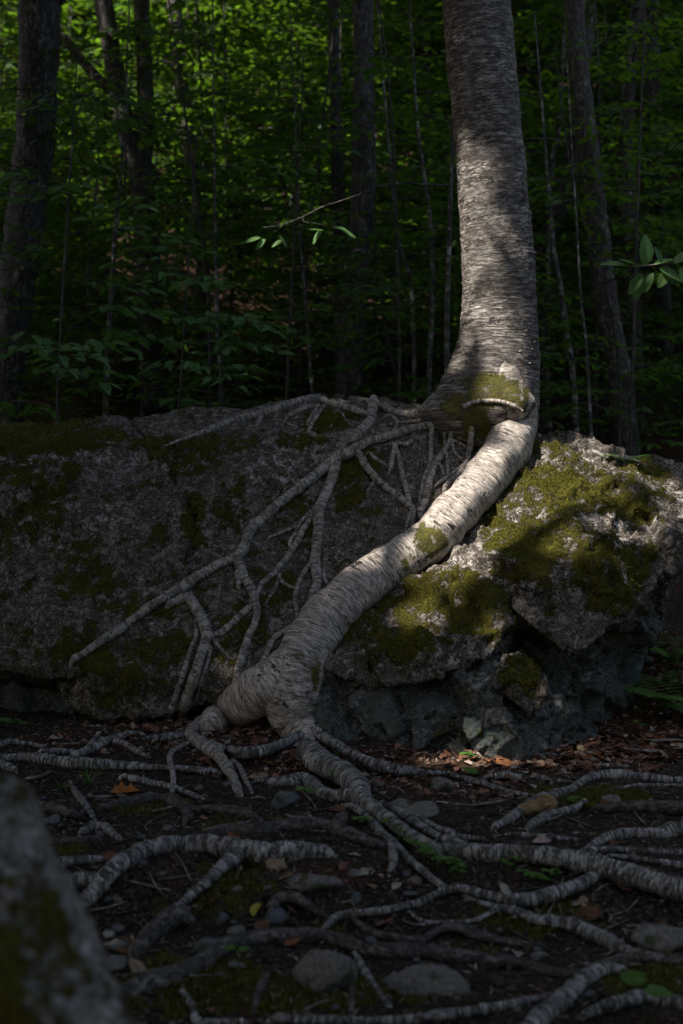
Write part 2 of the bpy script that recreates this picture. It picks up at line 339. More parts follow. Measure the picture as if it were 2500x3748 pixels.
def chunk(name, pts, mat, voxel=0.014, smooth=6, amp=0.03, fac=0.0, fscale=5, parent=boulder, mossy=True, seed=0, warp=0.5):
    bm = bmesh.new()
    for p in pts: bm.verts.new(p)
    bmesh.ops.convex_hull(bm, input=bm.verts[:]); me = bpy.data.meshes.new('tmp'); bm.to_mesh(me); bm.free()
    o = bpy.data.objects.new('tmp', me); COL.objects.link(o)
    md = o.modifiers.new('r', 'REMESH'); md.mode = 'VOXEL'; md.voxel_size = voxel
    ms = o.modifiers.new('s', 'SMOOTH'); ms.iterations = smooth; ms.factor = 0.6
    dg.update(); ev = o.evaluated_get(dg); m = bpy.data.meshes.new_from_object(ev); bpy.data.objects.remove(o)
    co = coords(m); no = vnormals(m); s0 = np.array([seed * 7.7, seed * 3.1, seed * 5.3])
    d = amp * fbm(co * 2.4 + s0, 3) + amp * 0.45 * fbm(co * 9 + s0, 3) + 0.004 * fbm(co * 34 + s0, 2)
    if fac: 
        wq = co * fscale + warp * np.stack([perlin(co * 4 + 9), perlin(co * 4 + 19), perlin(co * 4 + 29)], 1)
        d = d + fac * facets(wq, seed) + fac * 0.4 * facets(wq * 2.7 + 3, seed + 3)
    px, py = project(co); mo = np.zeros(len(co))
    if mossy:
        thin = 0.10 if name in ('mossy_block', 'mossy_ledge') else 0.0
        mo = blobs(px, py, RMOSS) * 0.66 + 0.10 + 0.36 * fbm(co * 3.6 + 40, 3) + 0.34 * fbm(co * 15 + 7, 3) - thin + thin * 1.6 * fbm(co * 7 + 31, 2); mo = np.where(no[:, 1] > 0.45, 0.62 + 0.2 * fbm(co * 3, 2), mo)
        mo = np.clip(mo * sstep(-0.45, 0.0, no[:, 2] - 0.15 * (no[:, 1] < -0.5)), 0, 1)
        d = d + 0.012 * sstep(0.4, 0.8, mo) * (0.6 + fbm(co * 22, 2))
    # the long crack in the left slab
    if name == 'slab':
        for (ax, ay), (bx, by) in (((395, 1090), (447, 1180)), ((447, 1180), (440, 1260)), ((440, 1260), (415, 1300)), ((0, 1190), (170, 1120)), ((300, 960), (330, 1000)), ((130, 1560), (520, 1600))):
            X, Y = px / DS, py / DS; ux, uy = bx - ax, by - ay; t = np.clip(((X - ax) * ux + (Y - ay) * uy) / (ux * ux + uy * uy), 0, 1)
            dist = np.hypot(X - ax - t * ux, Y - ay - t * uy) + 5 * perlin(co * 14)
            d = d - np.where(no[:, 1] < 0.2, 0.030 * (1 - sstep(2, 11, dist)), 0)
    co = co + no * d[:, None]
    m.vertices.foreach_set('co', co.astype(np.float32).ravel()); m.update()
    for a, arr in (('moss', mo), ('lichen', blobs(px, py, RLICH))):
        at = m.attributes.new(a, 'FLOAT', 'POINT'); at.data.foreach_set('value', arr.astype(np.float32))
    m.materials.clear(); m.materials.append(mat); m.polygons.foreach_set('use_smooth', np.ones(len(m.polygons), dtype=bool))
    m.name = name; ob = mobj(name, m, parent)
    if parent is boulder:
        base = sum(len(v) for v in ROCK_V); ROCK_V.append(co)
        f = np.empty(len(m.loops), dtype=np.int32); m.loops.foreach_get('vertex_index', f)
        ROCK_F.append((f.reshape(-1, 4) + base) if len(f) == 4 * len(m.polygons) else None)
        ROCK_N.append((no, mo))
    return ob
def PD(x, y, Y): return P(x * DS, y * DS, Y)
def G(x, y, Y, z=-0.15):                   # foot of a block: below the ground at that column
    p = PD(x, y, Y); p[2] = z; return p
sl_front = [(-260, 1500, 7.50), (160, 1535, 7.40), (420, 1590, 7.36), (600, 1610, 7.28), (745, 1570, 7.20), (860, 1430, 7.40), (1020, 1260, 7.72), (1190, 1060, 8.02), (1225, 985, 8.20),
            (900, 1000, 8.18), (500, 1010, 8.22), (100, 1020, 8.22), (-260, 1040, 8.20), (1130, 938, 8.55), (900, 918, 8.60), (720, 920, 8.62), (560, 945, 8.60), (420, 962, 8.58), (250, 958, 8.60), (120, 972, 8.58), (-260, 1005, 8.6)]
pts = [PD(*p) for p in sl_front] + [PD(x, y + 60, 9.35) for x, y in ((-240, 1005), (300, 970), (800, 955), (1200, 1000))] + [G(x, 0, 9.2, 0.05) for x in (-240, 300, 900, 1150)] + [G(x, 0, 7.75, 0.35) for x in (-240, 200, 700)]
chunk('slab', pts, M_ROCK, 0.0125, 8, 0.030, 0.006, 5, seed=1)
chunk('bulge', [PD(*p) for p in ((130, 1545, 7.50), (210, 1530, 7.36), (420, 1560, 7.30), (530, 1600, 7.32), (500, 1622, 7.34), (330, 1645, 7.33), (230, 1648, 7.37), (150, 1620, 7.48), (140, 1560, 7.9), (520, 1610, 7.9), (300, 1640, 7.95))], M_ROCK, 0.012, 5, 0.035, 0.012, 7, seed=2)
chunk('footing', [PD(-260, 1560, 7.72), PD(120, 1575, 7.70), PD(560, 1600, 7.72), PD(700, 1600, 7.55), G(-260, 0, 7.78), G(150, 0, 7.76), G(720, 0, 7.6), PD(-260, 1560, 8.8), PD(700, 1600, 8.8), G(-260, 0, 8.8), G(700, 0, 8.8)], M_ROCK2, 0.016, 4, 0.04, 0.03, 6, seed=3)
chunk('mossy_block', [PD(*p) for p in ((1085, 1050, 8.35), (1250, 1002, 8.22), (1300, 995, 8.35), (1345, 1022, 8.42), (1420, 1058, 8.45), (1500, 1075, 8.45), (1600, 1080, 8.40), (1600, 1190, 8.00), (1545, 1250, 7.80), (1505, 1345, 7.55), (1475, 1392, 7.42),
     (1400, 1420, 7.24), (1385, 1455, 7.18), (1320, 1512, 7.12), (1285, 1500, 7.14), (1170, 1400, 7.22), (1075, 1315, 7.40), (1010, 1300, 7.65), (1150, 1290, 7.42), (1250, 1330, 7.25), (1380, 1330, 7.28), (1180, 1130, 7.95), (1330, 1130, 7.85),
     (1100, 1300, 8.9), (1560, 1120, 9.2), (1250, 1060, 9.2), (1520, 1420, 8.5), (1400, 1500, 8.3))], M_ROCK, 0.0125, 4, 0.045, 0.030, 3.6, seed=4)
chunk('mossy_ledge', [PD(*p) for p in ((800, 1450, 7.35), (870, 1380, 7.50), (1000, 1310, 7.55), (1075, 1315, 7.48), (1130, 1370, 7.30), (1160, 1430, 7.16), (1150, 1480, 7.08), (1090, 1535, 7.02), (1000, 1530, 7.03), (905, 1580, 7.02), (850, 1588, 7.03), (760, 1550, 7.12), (755, 1530, 7.20),
     (960, 1450, 7.10), (1080, 1440, 7.08), (800, 1500, 8.2), (1100, 1400, 8.2), (1150, 1540, 7.9), (900, 1590, 7.9))], M_ROCK, 0.0125, 4, 0.045, 0.032, 4, seed=5)
chunk('lower_block', [PD(*p) for p in ((735, 1555, 7.25), (900, 1575, 7.12), (1010, 1540, 7.14), (1130, 1530, 7.16), (1260, 1560, 7.20), (1300, 1640, 7.18), (1285, 1690, 7.14), (735, 1640, 7.12), (880, 1650, 7.02), (1080, 1640, 6.98), (1180, 1655, 7.0))]
      + [G(*p, -0.1) for p in ((740, 0, 7.12), (900, 0, 6.98), (1100, 0, 6.93), (1270, 0, 7.05), (1300, 0, 7.3), (740, 0, 8.2), (1300, 0, 8.2))] + [PD(760, 1540, 8.2), PD(1280, 1540, 8.2)], M_ROCK2, 0.012, 2, 0.016, 0.085, 3.6, seed=6, warp=0.12)
chunk('recess_wall', [PD(1100, 1440, 7.45), PD(1300, 1470, 7.42), PD(1420, 1440, 7.60), PD(1480, 1395, 7.8), PD(1390, 1560, 7.60), PD(1320, 1640, 7.40), G(1330, 0, 7.42, -0.05), G(1400, 0, 7.8, -0.05), G(1120, 0, 7.3, -0.1), PD(1480, 1395, 8.9), PD(1100, 1440, 8.9), G(1390, 0, 8.9), G(1100, 0, 8.9)], M_ROCK2, 0.014, 2, 0.016, 0.09, 3.2, seed=7, warp=0.12)
chunk('knob', [PD(*p) for p in ((1120, 1545, 7.02), (1150, 1500, 7.10), (1190, 1490, 7.12), (1245, 1570, 7.05), (1250, 1615, 7.03), (1215, 1645, 7.00), (1150, 1600, 6.98), (1128, 1570, 6.98), (1190, 1560, 6.97), (1150, 1540, 7.4), (1240, 1600, 7.4))], M_ROCK, 0.010, 3, 0.030, 0.020, 9, seed=8)
chunk('humus', [PD(*p) for p in ((955, 958, 8.35), (1000, 940, 8.45), (1060, 930, 8.3), (1110, 945, 8.12), (1150, 960, 8.05), (1190, 965, 8.1), (1215, 975, 8.3), (970, 985, 8.22), (1030, 1000, 8.12), (1090, 1015, 8.06), (1130, 1030, 8.02), (1150, 1060, 8.1), (1000, 1010, 8.6), (1200, 1030, 8.6))], M_ROCK, 0.012, 5, 0.03, 0.012, 8, seed=12)
RV = np.concatenate(ROCK_V); RF = np.concatenate(ROCK_F)
BVH_R = BVHTree.FromPolygons(RV.tolist(), RF.tolist())
print('rock', len(RV), round(time.time() - T0, 1))
BVH_S = BVHTree.FromPolygons(ROCK_V[0].tolist(), ROCK_F[0].tolist())
def cast(px, py, surf):
    d = Vector(ray(px, py)); best = None
    for key, b in (('R', BVH_R), ('S', BVH_S), ('G', BVH_G)):
        if key in surf:
            h = b.ray_cast(Vector(CAM), d, 60)
            if h[0] is not None and (best is None or h[3] < best[0]): best = (h[3], h[1], key)
    return best

# ------------------------------------------------------------------ limbs
def catmull(pts, n_per=8):
    pts = np.asarray(pts, dtype=np.float64); a = np.vstack([2 * pts[0] - pts[1], pts, 2 * pts[-1] - pts[-2]]); out = []
    for i in range(1, len(a) - 2):
        p0, p1, p2, p3 = a[i - 1:i + 3]; t = np.linspace(0, 1, n_per, endpoint=False)[:, None]
        out.append(0.5 * (2 * p1 + (p2 - p0) * t + (2 * p0 - 5 * p1 + 4 * p2 - p3) * t ** 2 + (3 * p1 - p0 - 3 * p2 + p3) * t ** 3))
    out.append(a[-2][None]); return np.concatenate(out)
TMOSS = [(1130, 895, 80, 45, 0.95), (1100, 965, 30, 45, 1.0), (985, 1240, 42, 42, 1.05), (1040, 930, 45, 35, 0.8), (1190, 915, 30, 40, .8), (1075, 960, 25, 40, .8), (935, 1290, 25, 25, .6), (690, 1530, 40, 40, .5), (720, 1570, 15, 90, .6)]
def tube(pts, rad, seg=None, step=None, rough=0.08, flare=None, tip=True, seed=0.0, moss=0.0, px_moss=True, lump=4.0):
    """world polyline with radii -> verts, quads, attributes"""
    pr = np.column_stack([np.asarray(pts), np.asarray(rad)]); c = catmull(pr, 10)
    L = np.concatenate([[0], np.cumsum(np.linalg.norm(np.diff(c[:, :3], axis=0), axis=1))]); rm = float(np.median(c[:, 3]))
    step = step or max(0.008, min(0.03, rm * 0.45)); n = max(6, int(L[-1] / step))
    s = np.linspace(0, L[-1], n); C = np.column_stack([np.interp(s, L, c[:, k]) for k in range(4)])
    seg = seg or int(np.clip(8 + rm * 120, 8, 26)); T = np.gradient(C[:, :3], axis=0); T /= np.linalg.norm(T, axis=1)[:, None] + 1e-9
    up = np.array([0, 0, 1.0]) if abs(T[0, 2]) < 0.9 else np.array([0, -1.0, 0]); N = np.zeros_like(T); u = up - T[0] * up.dot(T[0]); N[0] = u / np.linalg.norm(u)
    for i in range(1, n):
        u = N[i - 1] - T[i] * N[i - 1].dot(T[i]); N[i] = u / (np.linalg.norm(u) + 1e-9)
    B = np.cross(T, N); th = np.linspace(0, 2 * math.pi, seg, endpoint=False); r = np.maximum(C[:, 3], 0.0008)
    ct, stt = np.cos(th), np.sin(th); ur = N[:, None] * ct[None, :, None] + B[:, None] * stt[None, :, None]
    q = np.stack([np.tile(ct * rm, (n, 1)), np.tile(stt * rm, (n, 1)), np.tile(s[:, None], (1, seg))], -1).reshape(-1, 3)
    nz = fbm(q * lump / max(rm, 0.02) * 0.12 + seed, 3).reshape(n, seg) + 0.5 * fbm(q * (1.1 / max(rm, 0.015)) + seed + 5, 2).reshape(n, seg)
    rr = r[:, None] * (1 + rough * 2.0 * nz)
    if flare is not None: rr = rr * flare(s / L[-1], th, ur)
    if tip: k = max(2, int(n * 0.03)); rr[-k:] *= np.sqrt(np.linspace(1, 0.05, k))[:, None]
    v = (C[:, None, :3] + ur * rr[..., None]).reshape(-1, 3); idx = np.arange(n * seg).reshape(n, seg)
    f = np.stack([idx[:-1], np.roll(idx[:-1], -1, 1), np.roll(idx[1:], -1, 1), idx[1:]], -1).reshape(-1, 4)
    bark = q + seed * 3.1
    mo = np.zeros(len(v))
    if px_moss:
        px, py = project(v); mo = blobs(px, py, TMOSS); mo = np.where(mo > 0.02, mo * 0.78 + 0.45 * fbm(v * 13, 3), 0)
    if moss: mo = np.maximum(mo, moss * sstep(0.0, 0.9, ur[..., 2].reshape(-1)) + 0.35 * moss * fbm(v * 6, 2))
    return v, f, {'bark': ('FLOAT_VECTOR', bark), 'moss': ('FLOAT', np.clip(mo, 0, 1.1))}
def limb(name, pts, rad, mat, parent=None, origin=None, **kw):
    v, f, a = tube(pts, rad, **kw); return mobj(name, npmesh(name, v, f, mat, True, a), parent, origin)
_rs = [0]
def trace(view, pl, surf='RG', k=0.45, off=(0, 0), win=5):
    """pixel polyline (x, y, width) laid on what it touches -> world points and radii"""
    s = SC[view]; a = []
    for q in pl:
        x, y = (q[3] if len(q) > 3 else view)(q[0], q[1]); sc = SC[q[3]] if len(q) > 3 else s
        a.append((x, y, q[2] * sc))
    c = catmull(np.array(a, dtype=float), 6); t = []; ang = []
    for x, y, wd in c:
        h = cast(x + off[0], y + off[1], surf)
        if h is None: t.append(np.nan); ang.append(np.nan); continue
        d = ray(x + off[0], y + off[1]); n = np.array([0, 0, 1.0]) if h[2] == 'G' else np.array([0.05, -0.72, 0.69])
        t.append(h[0]); ang.append(max(0.14, abs(n.dot(d))))
    t = np.array(t); ang = np.array(ang); ok = ~np.isnan(t)
    if not ok.any(): raise ValueError('no surface for %s' % pl)
    ix = np.arange(len(t)); t = np.interp(ix, ix[ok], t[ok]); ang = np.interp(ix, ix[ok], ang[ok])
    for _ in range(3):
        tp = np.pad(t, win // 2, mode='edge'); sm = np.convolve(tp, np.ones(win) / win, 'valid'); t = 0.5 * sm + 0.5 * np.minimum(sm, t)
        ap = np.pad(ang, win // 2, mode='edge'); ang = np.convolve(ap, np.ones(win) / win, 'valid')
    pts, rad = [], []
    for (x, y, wd), tt, an in zip(c, t, ang):
        r = wd / 2 * tt / FPX * 0.97; pts.append(CAM + ray(x, y) * (tt - k * r / an)); rad.append(r)
    return np.array(pts), np.array(rad)
def decimate(p, r):
    keep = [0]
    for i in range(1, len(p)):
        if np.linalg.norm(p[i] - p[keep[-1]]) > 0.035 or i == len(p) - 1: keep.append(i)
    return p[keep], r[keep]
def root(name, view, pl, mat=M_ROOT, parent=None, surf='RG', k=0.45, off=(0, 0), bury=(1, 1), rough=0.09, moss=0.12, label=None, win=5):
    _rs[0] += 1
    p, r = decimate(*trace(view, pl, surf, k, off, win))
    def ext(p0, p1, rr):
        d = p0 - p1; d = d / (np.linalg.norm(d) + 1e-9); L = max(0.05, rr * 2.2); return p0 + d * L * 0.7 + np.array([0, 0.25 * L, -0.9 * L])
    if bury[0]: p = np.vstack([ext(p[0], p[1], r[0]), p]); r = np.concatenate([[r[0] * 0.8], r])
    if bury[1]: p = np.vstack([p, ext(p[-1], p[-2], r[-1])]); r = np.concatenate([r, [r[-1] * 0.6]])
    o = limb(name, p, r, mat, parent, None if parent is not None else tuple(p[len(p) // 2] - np.array([0, 0, r[len(p) // 2]])), rough=rough, seed=_rs[0] * 1.37, moss=moss)
    if parent is None and label: tag(o, label, 'root')
    return o

# ------------------------------------------------------------------ the birch
birch = empty('birch_tree', tuple(PD(1135, 950, 8.3))); tag(birch, 'yellow birch growing on the boulder with long roots gripping the rock', 'tree')
tp = [(1085, -260, 156), (1093, -60, 157), (1100, 100, 156), (1115, 250, 156), (1128, 400, 158), (1140, 550, 164), (1146, 650, 168), (1147, 740, 172), (1145, 810, 180), (1142, 870, 186), (1140, 930, 186), (1138, 985, 150), (1135, 1050, 90)]
TY = 8.28
tpts = [PD(x, y, TY + 0.0) for x, y, _ in tp]; trad = [wd * DS / 2 * TY / FPX for _, _, wd in tp]
up = [tpts[0] + np.array([-0.15, 0.1, 1.6]), tpts[0] + np.array([-0.4, 0.2, 4.5]), tpts[0] + np.array([-0.5, 0.3, 8.0])][::-1]
TL = float(np.linalg.norm(np.diff(np.array(up + tpts), axis=0), axis=1).sum())
def trunk_flare(t, th, ur):
    u = (1 - t) * TL; k = np.minimum(1.12, np.exp(-(u - 0.27) / 0.17))[:, None]
    left = np.clip(-ur[..., 0] * 0.97 - ur[..., 1] * 0.15, 0, 1) ** 3; fr = np.clip(-ur[..., 1] * 0.95 + ur[..., 0] * 0.15, 0, 1) ** 4
    fold = (0.05 * np.sin(5 * th) + 0.03 * np.sin(9 * th + 1))[None, :] * k
    return 1 + 1.0 * k * left + 0.30 * k * fr + fold
v, f, a = tube(up + tpts, [0.04, 0.11, 0.175] + trad, seg=64, step=0.02, rough=0.022, flare=trunk_flare, tip=False, seed=2.2, lump=9)
mobj('trunk', npmesh('trunk', v, f, M_BIRCH, True, a), birch); TRUNK_V = v.reshape(-1, 64, 3)
B = birch
mr_px = [(1140, 860, 120), (1160, 915, 122), (1176, 966, 118), (1168, 1014, 112), (1139, 1068, 104), (1090, 1130, 101), (1041, 1183, 103), (990, 1240, 104), (921, 1283, 98), (850, 1332, 104), (780, 1390, 112), (725, 1455, 118), (690, 1520, 122), (672, 1580, 126), (668, 1630, 122), (690, 1668, 104)]
mp, mrad = trace(VD, mr_px[2:], 'S', 0.55, (-40, -34), 9)
yoff = np.interp(np.arange(len(mp)), [0, len(mp) - 1], [0.0, 0.0])
mp = np.vstack([PD(1150, 745, TY - 0.10), PD(1152, 800, TY - 0.13), PD(1155, 850, TY - 0.145), PD(1160, 895, TY - 0.15), PD(1170, 935, TY - 0.15), mp]); mrad = np.concatenate([[0.03, 0.075, 0.108, 0.132, 0.146], mrad])
mp, mrad = decimate(mp, mrad)
mp = np.vstack([mp[:-1], PD(692, 1672, mp[-2][1] - 0.04), PD(708, 1705, mp[-2][1] - 0.10), PD(722, 1740, mp[-2][1] - 0.16)]); mrad = np.concatenate([mrad[:-1], [0.115, 0.10, 0.09]])
main_root = limb('main_root', mp, mrad, M_MAIN, B, rough=0.05, seed=8.8, seg=40, step=0.014, tip=False, lump=7)
tag(main_root, 'thick pale main root running diagonally down the boulder', None)
leg = root('root', VD, [(690, 1500, 90), (640, 1555, 112), (595, 1588, 112), (550, 1618, 104), (512, 1642, 88), (485, 1660, 60), (465, 1676, 24)], M_MAIN, B, k=0.35, rough=0.07)
A1 = root('root', VB, [(640, 330, 190), (540, 390, 130), (450, 425, 88), (380, 430, 72), (290, 415, 66), (210, 372, 66), (130, 340, 60), (1320, 112, 46, VA), (1200, 95, 47, VA), (1100, 90, 50, VA), (1000, 95, 50, VA), (900, 115, 50, VA), (800, 150, 52, VA), (700, 185, 55, VA), (600, 210, 55, VA), (500, 240, 55, VA), (400, 280, 52, VA), (300, 315, 45, VA), (200, 350, 35, VA), (150, 370, 22, VA)], M_ROOT, B, 'RG', bury=(0, 1))
A3 = root('root', VB, [(860, 420, 110), (760, 440, 84), (640, 480, 62), (500, 510, 64), (360, 545, 66), (220, 590, 66), (100, 620, 66), (20, 660, 80), (1180, 420, 75, VA), (1100, 470, 70, VA), (1020, 540, 65, VA), (940, 600, 62, VA), (860, 660, 60, VA), (780, 730, 60, VA), (700, 800, 65, VA), (650, 850, 70, VA), (630, 910, 60, VA), (605, 970, 65, VA), (930, 210, 55, VC), (860, 235, 50, VC), (790, 275, 50, VC), (720, 315, 60, VC), (660, 360, 65, VC), (590, 400, 50, VC), (520, 440, 50, VC), (450, 490, 48, VC), (380, 545, 48, VC), (310, 595, 48, VC), (230, 645, 45, VC), (160, 695, 42, VC), (100, 730, 38, VC)], M_ROOT, B, 'R', k=0.55, bury=(0, 1))
SUBS = [  # (parent, view, polyline, k)
 (A1, VA, [(1360, 90, 46), (1352, 150, 58), (1345, 215, 60), (1300, 270, 65), (1250, 310, 70), (1200, 345, 60), (1180, 380, 40)], 0.75),
 (A1, VA, [(1010, 140, 28), (950, 155, 30), (900, 175, 30), (860, 205, 22)], 0.5), (A1, VA, [(1045, 130, 25), (1015, 180, 26), (985, 225, 22)], 0.5), (A1, VA, [(1075, 135, 25), (1040, 185, 26), (1010, 230, 26), (990, 275, 20)], 0.5),
 (A1, VA, [(1180, 180, 12), (1200, 215, 14), (1230, 250, 12)], 0.5), (A1, VA, [(1060, 100, 40), (1120, 122, 40), (1180, 135, 42), (1260, 160, 46), (1320, 180, 40), (1350, 185, 30)], 0.6), (A1, VA, [(715, 195, 30), (705, 220, 34), (690, 240, 22)], .5),
 (A3, VC, [(600, 442, 40), (645, 425, 50), (690, 405, 60), (725, 445, 62), (755, 500, 62), (785, 560, 62), (795, 610, 62), (775, 680, 58), (750, 750, 58), (725, 830, 58), (700, 900, 58), (675, 980, 62), (645, 1065, 64)], 0.5),
 (A3, VC, [(735, 530, 22), (738, 610, 28), (710, 680, 28), (680, 780, 28), (650, 870, 28), (625, 940, 31), (600, 1020, 36), (570, 1085, 38)], 0.5),
 (A3, VC, [(815, 670, 22), (800, 740, 20), (770, 830, 18), (745, 920, 18), (730, 990, 18), (708, 1050, 16)], 0.5), (A3, VC, [(820, 620, 22), (845, 650, 20), (870, 680, 20), (905, 715, 12)], 0.5),
 (A3, VC, [(800, 610, 26), (870, 590, 38), (920, 550, 38), (960, 510, 38), (1000, 475, 36), (1035, 440, 32), (1060, 380, 28), (1075, 350, 30), (1110, 310, 34), (1150, 280, 34), (1180, 240, 36), (1215, 200, 36), (1245, 150, 36), (1275, 100, 36), (1300, 50, 36), (985, 800, 34, VA), (1010, 750, 30, VA), (1045, 690, 24, VA)], 0.45),
 (A3, VC, [(950, 200, 55), (970, 250, 60), (985, 300, 55), (1015, 345, 46), (1035, 390, 42), (1052, 440, 42), (1055, 490, 42), (1040, 550, 40), (1015, 610, 42), (990, 680, 45), (970, 740, 48), (955, 800, 45), (942, 880, 40)], 0.65), (A3, VC, [(965, 270, 40), (962, 310, 40), (958, 350, 24)], .6),
 (A3, VA, [(1155, 450, 50), (1135, 510, 65), (1115, 570, 62), (1090, 630, 62), (1060, 690, 65), (1040, 760, 68), (1045, 830, 65), (1035, 900, 60), (1030, 960, 60), (1025, 1030, 65), (1365, 280, 54, VC), (1370, 330, 52, VC), (1350, 390, 52, VC), (1335, 440, 52, VC), (1295, 500, 50, VC), (1262, 565, 42, VC)], 0.5),
 (A3, VC, [(1345, 225, 30), (1300, 280, 28), (1270, 340, 30), (1255, 390, 28), (1255, 440, 25), (1265, 490, 24), (1262, 530, 20)], 0.5), (A3, VC, [(1170, 310, 22), (1210, 345, 22), (1255, 362, 20)], 0.5),
 (A3, VA, [(1020, 720, 20), (950, 790, 22), (910, 870, 25), (880, 920, 25), (890, 970, 28)], 0.5), (A3, VA, [(930, 825, 18), (860, 850, 22), (800, 875, 20), (760, 892, 12)], 0.4), (A3, VC, [(1175, 290, 22), (1160, 340, 22), (1130, 390, 20), (1102, 442, 8)], 0.4),
 (A3, VC, [(1270, 530, 30), (1240, 560, 30), (1190, 590, 34), (1140, 630, 34), (1110, 690, 36), (1080, 760, 40), (1040, 805, 34), (1000, 860, 24)], 0.6), (A3, VC, [(1395, 260, 24), (1410, 320, 26), (1432, 365, 16)], .5),
 (A3, VA, [(1265, 400, 40), (1290, 430, 45), (1310, 470, 45), (1350, 520, 42), (1385, 565, 42), (1430, 600, 42), (170, 900, 55, VB), (230, 950, 52, VB), (300, 1000, 50, VB), (370, 1060, 50, VB), (415, 1110, 46, VB), (410, 1180, 32, VB), (405, 1255, 24, VB)], 0.55),
 (A3, VB, [(165, 890, 40), (150, 870, 38), (130, 920, 36), (95, 965, 26)], 0.5), (A3, VB, [(395, 1130, 26), (378, 1190, 28), (360, 1255, 16)], 0.5),
 (A3, VB, [(280, 640, 34), (310, 720, 38), (325, 790, 38), (340, 860, 40), (360, 940, 40), (380, 1010, 40), (395, 1070, 30)], 0.5), (A3, VB, [(285, 640, 40), (265, 740, 42), (255, 800, 35), (243, 845, 12)], 0.5), (A3, VB, [(100, 700, 28), (150, 745, 30), (235, 802, 14)], 0.5),
 (A3, VB, [(550, 500, 38), (545, 580, 34), (545, 660, 32), (540, 740, 34), (530, 800, 36), (510, 850, 38), (490, 900, 36), (480, 960, 32), (465, 1030, 24)], 0.6), (A3, VB, [(700, 520, 38), (680, 610, 42), (650, 670, 45), (600, 740, 48), (560, 800, 50), (540, 880, 55), (520, 960, 58), (500, 1040, 58), (472, 1110, 55), (475, 1185, 34)], 0.7),
 (A3, VB, [(815, 375, 46), (830, 460, 45), (835, 540, 45), (830, 620, 45), (815, 690, 42), (805, 760, 40), (760, 840, 42), (700, 890, 46), (650, 940, 46), (638, 1000, 32)], 1.0), (A3, VB, [(800, 770, 30), (740, 820, 30), (680, 860, 30), (620, 900, 30), (565, 945, 22)], 0.8),
 (A3, VB, [(640, 560, 25), (650, 680, 28), (660, 760, 28), (662, 850, 26)], 0.4), (A3, VB, [(700, 620, 20), (705, 680, 22), (735, 720, 22), (780, 755, 18)], 0.4), (A3, VB, [(690, 610, 18), (750, 630, 22), (800, 660, 18)], 0.5), (A3, VB, [(590, 770, 26), (625, 820, 28), (630, 870, 22)], .4),
 (A3, VB, [(445, 590, 40), (360, 640, 38), (300, 632, 30), (240, 640, 18), (160, 652, 8)], 0.5), (A3, VB, [(310, 490, 25), (420, 475, 28), (510, 470, 20)], 0.5), (A3, VB, [(225, 435, 25), (290, 455, 28), (300, 500, 28), (275, 540, 24)], 0.5), (A3, VB, [(110, 545, 30), (170, 568, 26), (235, 555, 18)], 0.5)]
for par, vw, pl, k in SUBS: root('rootlet', vw, pl, M_ROOT, B, 'R', k).parent = par
for o in list(COL.objects):
    if o.parent in (A1, A3): o.location = (0, 0, 0)
ring = [(775, 372, 34), (850, 338, 29), (950, 328, 29), (1050, 335, 29), (1130, 362, 29), (1205, 410, 27)]
rp = []; mrv = coords(main_root.data) + np.array(main_root.location) + np.array(birch.location)
BVH_T = [BVHTree.FromPolygons(v.tolist(), f.tolist()), BVHTree.FromPolygons(mrv.tolist(), [list(p.vertices) for p in main_root.data.polygons])]
for x, y, wd in ring:
    X, Y_ = VB(x, y); d_ = Vector(ray(X, Y_)); hs = [h[3] for h in (b_.ray_cast(Vector(CAM), d_, 40) for b_ in BVH_T) if h[0] is not None]; rp.append(CAM + ray(X, Y_) * (min(hs) - 0.008 if hs else 8.2))
root_ring = limb('girdling_root', rp, [wd * 1.15 * SC[VB] / 2 * 8 / FPX for *_, wd in ring], M_MAIN, B, rough=0.07, seed=4.4, px_moss=False)
print('birch', round(time.time() - T0, 1))

# ------------------------------------------------------------------ roots on the ground
def broot(view, pl, mat=M_GROOT, k=0.45, name='root', par=None, **kw):      # still joined to the birch
    o = root(name, view, pl, mat, B, 'RG', k, **kw)
    if par is not None: o.parent = par; o.location = (0, 0, 0)
    return o
E20 = broot(VF, [(560, 330, 130), (600, 365, 160), (660, 425, 165), (740, 465, 155), (820, 505, 160), (880, 570, 150), (910, 640, 120), (960, 690, 100), (1030, 745, 92), (1110, 800, 92), (1180, 860, 88), (1270, 920, 92), (1350, 960, 102), (100, 95, 85, VJ), (250, 100, 90, VJ), (400, 110, 95, VJ), (550, 115, 100, VJ), (700, 125, 106, VJ), (850, 140, 116, VJ), (1000, 160, 126, VJ), (1100, 190, 130, VJ), (1200, 220, 130, VJ), (1300, 250, 130, VJ), (1400, 280, 130, VJ), (1500, 310, 130, VJ), (1640, 350, 130, VJ)], k=0.55, bury=(1, 0), rough=0.10)
E19 = broot(VF, [(60, 335, 44), (130, 355, 75), (220, 355, 80), (320, 335, 75), (420, 295, 66), (500, 250, 62), (570, 230, 66), (640, 245, 66), (720, 290, 66), (800, 335, 66), (880, 380, 70), (960, 420, 76), (1060, 450, 80), (1150, 470, 68), (1230, 475, 52), (100, 437, 32, VG), (200, 440, 28, VG), (270, 460, 31, VG), (330, 475, 38, VG), (420, 495, 38, VG), (500, 525, 36, VG), (600, 555, 32, VG), (710, 568, 18, VG)], k=1.1)
broot(VF, [(450, 270, 24), (520, 225, 30), (580, 206, 32), (640, 212, 32), (700, 250, 28), (760, 300, 20)], k=2.6, par=E19, name='rootlet')
E21 = broot(VF, [(240, 540, 40), (330, 545, 50), (430, 545, 75), (520, 530, 90), (590, 550, 92), (640, 600, 90), (720, 630, 86), (800, 630, 90), (880, 645, 90), (940, 680, 60)], par=E20, name='rootlet')
